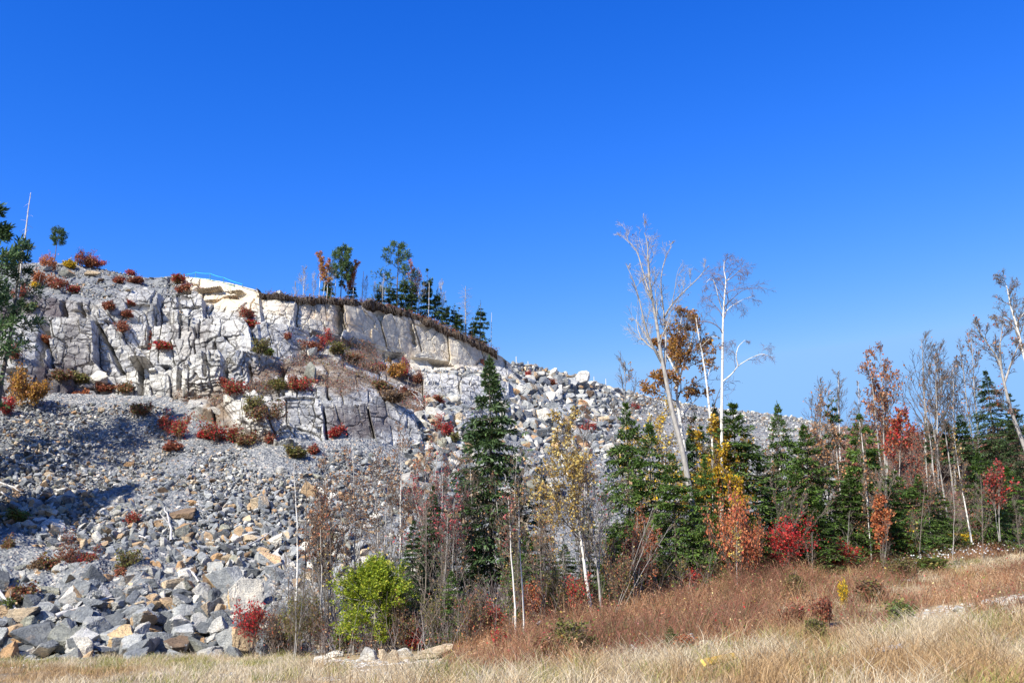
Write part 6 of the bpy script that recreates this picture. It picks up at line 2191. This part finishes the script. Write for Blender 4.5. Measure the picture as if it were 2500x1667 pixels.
def build_gravel():
    rng = np.random.default_rng(74)
    P, qx, qy = ground_scatter(160000, rng, 16, 44)
    n1 = fbm(P[:, 0] * .8, P[:, 1] * .8, 0 * qx, 12, 3)
    edge = np.interp(qx, *zip(*DRYBACK))
    st = inpoly(qx, qy, STONY) & (n1 > .38)
    le = (qx > 640) & (qx < 1200) & (qy > 1605) & (qy < 1662) & (n1 > .53)
    mid = (qx > 1150) & (qx < 1800) & (np.abs(qy - edge + 6) < 9) & (n1 > .42)
    lo = (qx < 760) & (qy > 1612) & (qy < 1655) & (n1 > .6)
    k = st | le | mid | lo
    k &= rng.random(len(k)) < .3
    P = P[k]
    n = len(P)
    s = rng.uniform(.03, .10, n) * (1 + 1.6 * rng.random(n) ** 6)
    Vs, Fs, Ts, off = [], [], [], 0
    for j in range(12):
        g = np.random.default_rng(500 + j)
        V, F, fid, N = rock_shape(g, 2, (1.2, .9, .6), 9, .01)
        m = np.arange(j, n, 12)
        a = rng.uniform(0, 6.28, len(m))
        W = V[None] * s[m][:, None, None]
        X = W[..., 0] * np.cos(a)[:, None] - W[..., 1] * np.sin(a)[:, None]
        Yv = W[..., 0] * np.sin(a)[:, None] + W[..., 1] * np.cos(a)[:, None]
        W = np.stack([X, Yv, W[..., 2]], -1) + P[m][:, None]
        Vs.append(W.reshape(-1, 3))
        Fs.append((F[None] + (np.arange(len(m)) * len(V))[:, None, None]).reshape(-1, 3) + off)
        off += len(m) * len(V)
        c = pick(rng, PALE + [(.5, .46, .42), (.62, .52, .42)], len(m), .2)
        Ts.append(np.repeat(c, len(F), 0))
    o = link("gravel", mesh_data("gravel", np.concatenate(Vs), np.concatenate(Fs), M_RUBBLE, tint=np.concatenate(Ts)))
    tag(o, "small white stones strewn along the edge of the grass", "gravel", kind="stuff")


build_gravel()

# ================================================================== cliff-top soil lip with roots
def build_soil():
    rng = np.random.default_rng(81)
    pxs = np.arange(634, 1216, 1.5)
    n = len(pxs)
    E = hill_base(pxs, np.full(n, 5.0))
    th = .28 + .9 * np.clip(fbm(pxs / 22, 0 * pxs, 0 * pxs, 4, 3) - .3, 0, 1) + .15 * np.clip((pxs - 930) / 100, 0, 1)
    ov = .65 + .8 * fbm(pxs / 14, 0 * pxs + 3, 0 * pxs, 5, 3)
    jag = (fbm(pxs / 5, 0 * pxs, 0 * pxs, 6, 2) - .5) * .35
    prof = [(4.0, -.10, 0), (1.2, .10, 0), (.1, .16, 0), (-1.0, .06, 1), (-1.05, -.45, 1), (-.55, -.95, 1), (.2, -1.05, 1), (1.0, -1.2, 0)]
    pf = np.array(prof, float)
    uu = np.linspace(0, len(pf) - 1, 30)
    pf = np.stack([np.interp(uu, np.arange(len(pf)), pf[:, q]) for q in range(3)], 1)
    prof = [tuple(q) for q in pf]
    R_ = []
    for (dy, dz, e) in prof:
        y = dy if dy > 0 else dy * ov
        z = dz if dz > 0 else dz * th
        Q = E + np.stack([0 * pxs, y + jag * e, 0 * pxs + z], -1)
        jj = (fbm(Q[:, 0] * 1.3, Q[:, 1] * 1.3, Q[:, 2] * 2.2, 8, 4) - .5) * .9 * e
        Q[:, 1] += jj
        Q[:, 2] += (fbm(Q[:, 0] * 2.1, Q[:, 1] * 1.3, Q[:, 2] * 2, 18, 3) - .5) * .5 * e
        R_.append(Q)
    G = np.stack(R_, 1)
    m = len(prof)
    idx = np.arange(n * m).reshape(n, m)
    F = np.stack([idx[:-1, :-1], idx[1:, :-1], idx[1:, 1:], idx[:-1, 1:]], -1).reshape(-1, 4)
    mt, nt, out = new_mat("dark_soil")
    p = geo_pos(nt)
    a = noise(nt, p, 5, 6, .7)
    surface(nt, out, ramp(nt, a, [(.3, (.025, .017, .013)), (.5, (.06, .04, .028)), (.7, (.14, .095, .065))]), .95, a, .8, .1)
    o = link("soil", mesh_data("soil", G.reshape(-1, 3), F, mt, smooth=False))
    tag(o, "dark overhanging turf and soil along the cliff edge", "soil", kind="structure")
    k = rng.integers(0, n, 420)
    base = G[k, 15] + rng.normal(scale=.06, size=(420, 3))
    L = rng.uniform(.15, .75, 420)
    C = base[:, None] + np.stack([np.cumsum(rng.normal(scale=.05, size=(420, 5)), 1), np.cumsum(rng.normal(scale=.03, size=(420, 5)), 1) - .05, -np.linspace(0, 1, 5)[None] * L[:, None]], -1)
    V, F = tubes(C, np.broadcast_to(np.linspace(.018, .008, 5)[None], (420, 5)), 3)
    o = link("roots", mesh_data("roots", V, F, M_TWIG))
    tag(o, "bare roots dangling from the cliff-edge soil", "roots", kind="stuff")


build_soil()

# ================================================================== small built things
def mat_plain(name, c, rough=.6, metal=0.0, var=None):
    m, nt, out = new_mat(name)
    p = coords(nt, "Object")
    n = noise(nt, p, 3, 5, .65)
    col = ramp(nt, n, [(.35, tuple(q * .75 for q in c)), (.65, c)]) if var is None else ramp(nt, n, [(.4, c), (.62, var)])
    b = surface(nt, out, col, rough, n, .3, .02)
    b.inputs["Metallic"].default_value = metal
    return m


M_TEAL = mat_plain("turquoise_rope", (.05, .55, .62), .5)
M_POST = mat_plain("fence_post_steel", (.10, .25, .30), .5)
M_RUST = mat_plain("rusty_steel", (.16, .045, .025), .8, 0, (.30, .11, .06))
M_YELLOWP = mat_plain("yellow_paint", (.80, .48, .06), .5, 0, (.70, .52, .20))
M_GREYP = mat_plain("weathered_board", (.42, .40, .38), .85)


def build_fence():
    ps = [(398, 683, 677), (428, 680, 674), (460, 682, 669), (478, 684, 665), (513, 690, 668), (546, 697, 678), (592, 708, 694)]
    E = []
    for px, pyf, pyt in ps:
        f = cliff_at(px, pyf)
        Y = hill_base(np.array([float(px)]), np.array([5.0]))[0][1] - .1
        E.append((at(px, pyf + 3, Y), at(px, pyt, Y)))
    root = empty("rope_fence", E[3][0])
    tag(root, "turquoise rope fence along the cream cliff top", "fence", None)
    o0 = np.array(E[3][0])
    for b, t in E[1:]:
        V, F = tubes(np.array([[b - o0 - np.array([0, 0, .2]), t - o0]]), np.array([[.028, .028]]), 6)
        link("post", mesh_data("post", V, F, M_POST, smooth=True), root)
    for fr in (1.0, .45):
        pts = []
        for (b0, t0), (b1, t1) in zip(E[:-1], E[1:]):
            for s in np.linspace(0, 1, 7)[:-1]:
                q = (b0 + (t0 - b0) * fr) * (1 - s) + (b1 + (t1 - b1) * fr) * s
                pts.append(q - np.array([0, .03, .05 * math.sin(math.pi * s)]) - o0)
        pts.append(E[-1][0] + (E[-1][1] - E[-1][0]) * fr - o0)
        P = np.array(pts)[None]
        V, F = tubes(P, np.full(P.shape[:2], .020 if fr == 1 else .014), 5)
        link("rope", mesh_data("rope", V, F, M_TEAL, smooth=True), root)


build_fence()


def wood(px0, py0, px1, py1, r0, r1, label, name="weathered_log", cat="log", where="hill", group="weathered wood on the rubble", branches=3, lift=.0, seed=0):
    rng = np.random.default_rng(5000 + seed)
    if where == "hill":
        A, B = hill_at(px0, py0)[0], hill_at(px1, py1)[0]
    elif where == "cliff":
        A, B = cliff_at(px0, py0), cliff_at(px1, py1)
    else:
        A, B = on_ground(px0, py0)[0][0], on_ground(px1, py1)[0][0]
    A, B = A + np.array([0, -.35, .25 + lift]), B + np.array([0, -.35, .25 + lift])
    L = np.linalg.norm(B - A)
    mid = (A + B) / 2 + rng.normal(scale=L * .02, size=3)
    P, Rr = line([(0, 0, 0), mid - A, B - A], 12, r0, r1, rng, 0)
    P[0, 1:-1] += rng.normal(scale=L * .006, size=(10, 3))
    e = empty(name, A)
    tag(e, label, cat, group)
    V, F = tubes(P, Rr * rng.uniform(.88, 1.1, Rr.shape), 9)
    link("trunk", mesh_data("trunk", V, F, M_DEADWOOD, smooth=True), e)
    if branches:
        C, RB_ = grow(P, Rr, branches, .2, .95, lambda t, l: l * .28, .8, .1, 5, .14, rng, .45, .4, .008)
        V, F = tubes(C, RB_, 4)
        link("branches", mesh_data("branches", V, F, M_DEADWOOD, smooth=True), e)


for i, a in enumerate([
    (143, 1519, 278, 1470, .11, .06, "long weathered grey log lying across the lower left rubble"),
    (422, 1334, 406, 1252, .07, .03, "thin dead stem stuck upright in front of the brown lens-shaped slab"),
    (0, 1452, 58, 1512, .09, .05, "bleached branch pile stem leaning at the left edge"),
    (48, 1512, 30, 1468, .05, .02, "shorter bleached branch crossing the left edge stem"),
    (490, 1435, 475, 1410, .05, .03, "small pale stick above the big overhanging boulder"),
    (610, 1345, 668, 1310, .04, .02, "thin pale branch left of the birch above the orange-topped slab"),
    (0, 1190, 60, 1215, .06, .03, "bleached branch at the left edge of the middle rubble"),
    (10, 1215, 45, 1232, .05, .02, "second shorter bleached branch at the left edge of the middle rubble"),
    (345, 1322, 362, 1328, .05, .03, "short pale stick in the middle left rubble"),
]):
    wood(*a, seed=i)
wood(2240, 1318, 2345, 1318, .06, .02, "pale fallen branch lying on the right bank", "fallen_branch", "branch", "ground", "fallen branches", 6, .25, 21)
wood(2175, 1345, 2210, 1325, .05, .02, "short pale fallen branch left of the long one on the right bank", "fallen_branch", "branch", "ground", "fallen branches", 3, .2, 22)
wood(1310, 1560, 1375, 1500, .05, .02, "grey fallen brush between the twin trunks and the yellow birch", "fallen_branch", "branch", "ground", "fallen branches", 9, .2, 23)
for i, a in enumerate([(110, 735, 75, 705, .03, .015, "grey dead branch on the upper left slope under the pine"), (150, 712, 105, 690, .03, .015, "second grey dead branch higher on the upper left slope"), (215, 668, 190, 655, .03, .015, "bleached brush on the left skyline crest"), (1035, 1000, 1000, 955, .03, .012, "grey dead branch on the brushy slope")]):
    wood(*a, where="cliff", group="dead branches on the cliff", name="dead_branch", cat="branch", branches=7, seed=40 + i)


def board(px0, py0, px1, py1, hgt, mat, label, name):
    A, B = on_ground(px0, py0)[0][0], on_ground(px1, py1)[0][0]
    L = np.linalg.norm(B - A)
    import bmesh
    bm = bmesh.new()
    bmesh.ops.create_cube(bm, size=1)
    bmesh.ops.scale(bm, vec=(L, .06, hgt), verts=bm.verts)
    bmesh.ops.bevel(bm, geom=list(bm.edges), offset=.012, segments=2, affect='EDGES')
    me = bpy.data.meshes.new(name)
    bm.to_mesh(me)
    bm.free()
    me.materials.append(mat)
    o = link(name, me, loc=(A + B) / 2 + np.array([0, 0, hgt * .5 + .2]))
    d = Vector(B - A).normalized()
    o.rotation_euler = (R(-35), -math.asin(max(-1, min(1, d.z))), math.atan2(d.y, d.x))
    tag(o, label, "board", None)


board(1718, 1652, 1795, 1632, .16, M_YELLOWP, "yellow painted board lying in the dry grass", "painted_board")
board(2140, 1620, 2206, 1606, .12, M_GREYP, "grey weathered board lying in the dry grass at right", "weathered_board")


def build_plate():
    c = cliff_at(1178, 884)
    k = c[1] / FPX
    import bmesh
    bm = bmesh.new()
    bmesh.ops.create_cube(bm, size=1)
    bmesh.ops.scale(bm, vec=(11 * k, .12, 17 * k), verts=bm.verts)
    bmesh.ops.bevel(bm, geom=list(bm.edges), offset=.03, segments=2, affect='EDGES')
    me = bpy.data.meshes.new("rusty_plate")
    bm.to_mesh(me)
    bm.free()
    me.materials.append(M_RUST)
    o = link("rusty_plate", me, loc=at(1178, 884, c[1] - .35))
    o.rotation_euler = (R(-6), R(3), R(8))
    tag(o, "dark rusty steel plate leaning on the foot of the smooth wall", "metal plate", None)


build_plate()

# thin bleached poles on the right skyline
for i, (px, p0, p1, lab) in enumerate([(1260, 892, 870, "thin white pole at the end of the smooth cliff"), (1289, 896, 882, "short white pole second on the right skyline"), (1311, 904, 889, "white pole left of the small white skyline stone"),
                                       (1450, 946, 919, "tall thin white pole right of the standing skyline slab"), (1479, 952, 924, "second tall white pole on the sloping skyline"), (1572, 970, 936, "last white pole left of the leaning grey tree"), (1336, 908, 900, "shortest white pole beside the skyline stone")]):
    P, v = hill_base(np.array([float(px)]), np.array([5.0]))[0], 5
    Y = P[1] + .4
    b, t = at(px, p0 + 3, Y), at(px, p1, Y)
    V, F = tubes(np.array([[np.zeros(3), (t - b) * .5 + np.array([.02, 0, 0]), t - b]]), np.array([[.05, .045, .035]]), 6)
    o = link("dead_pole", mesh_data("dead_pole", V, F, M_BIRCH, smooth=True), loc=b)
    tag(o, lab, "pole", "poles along the right skyline")
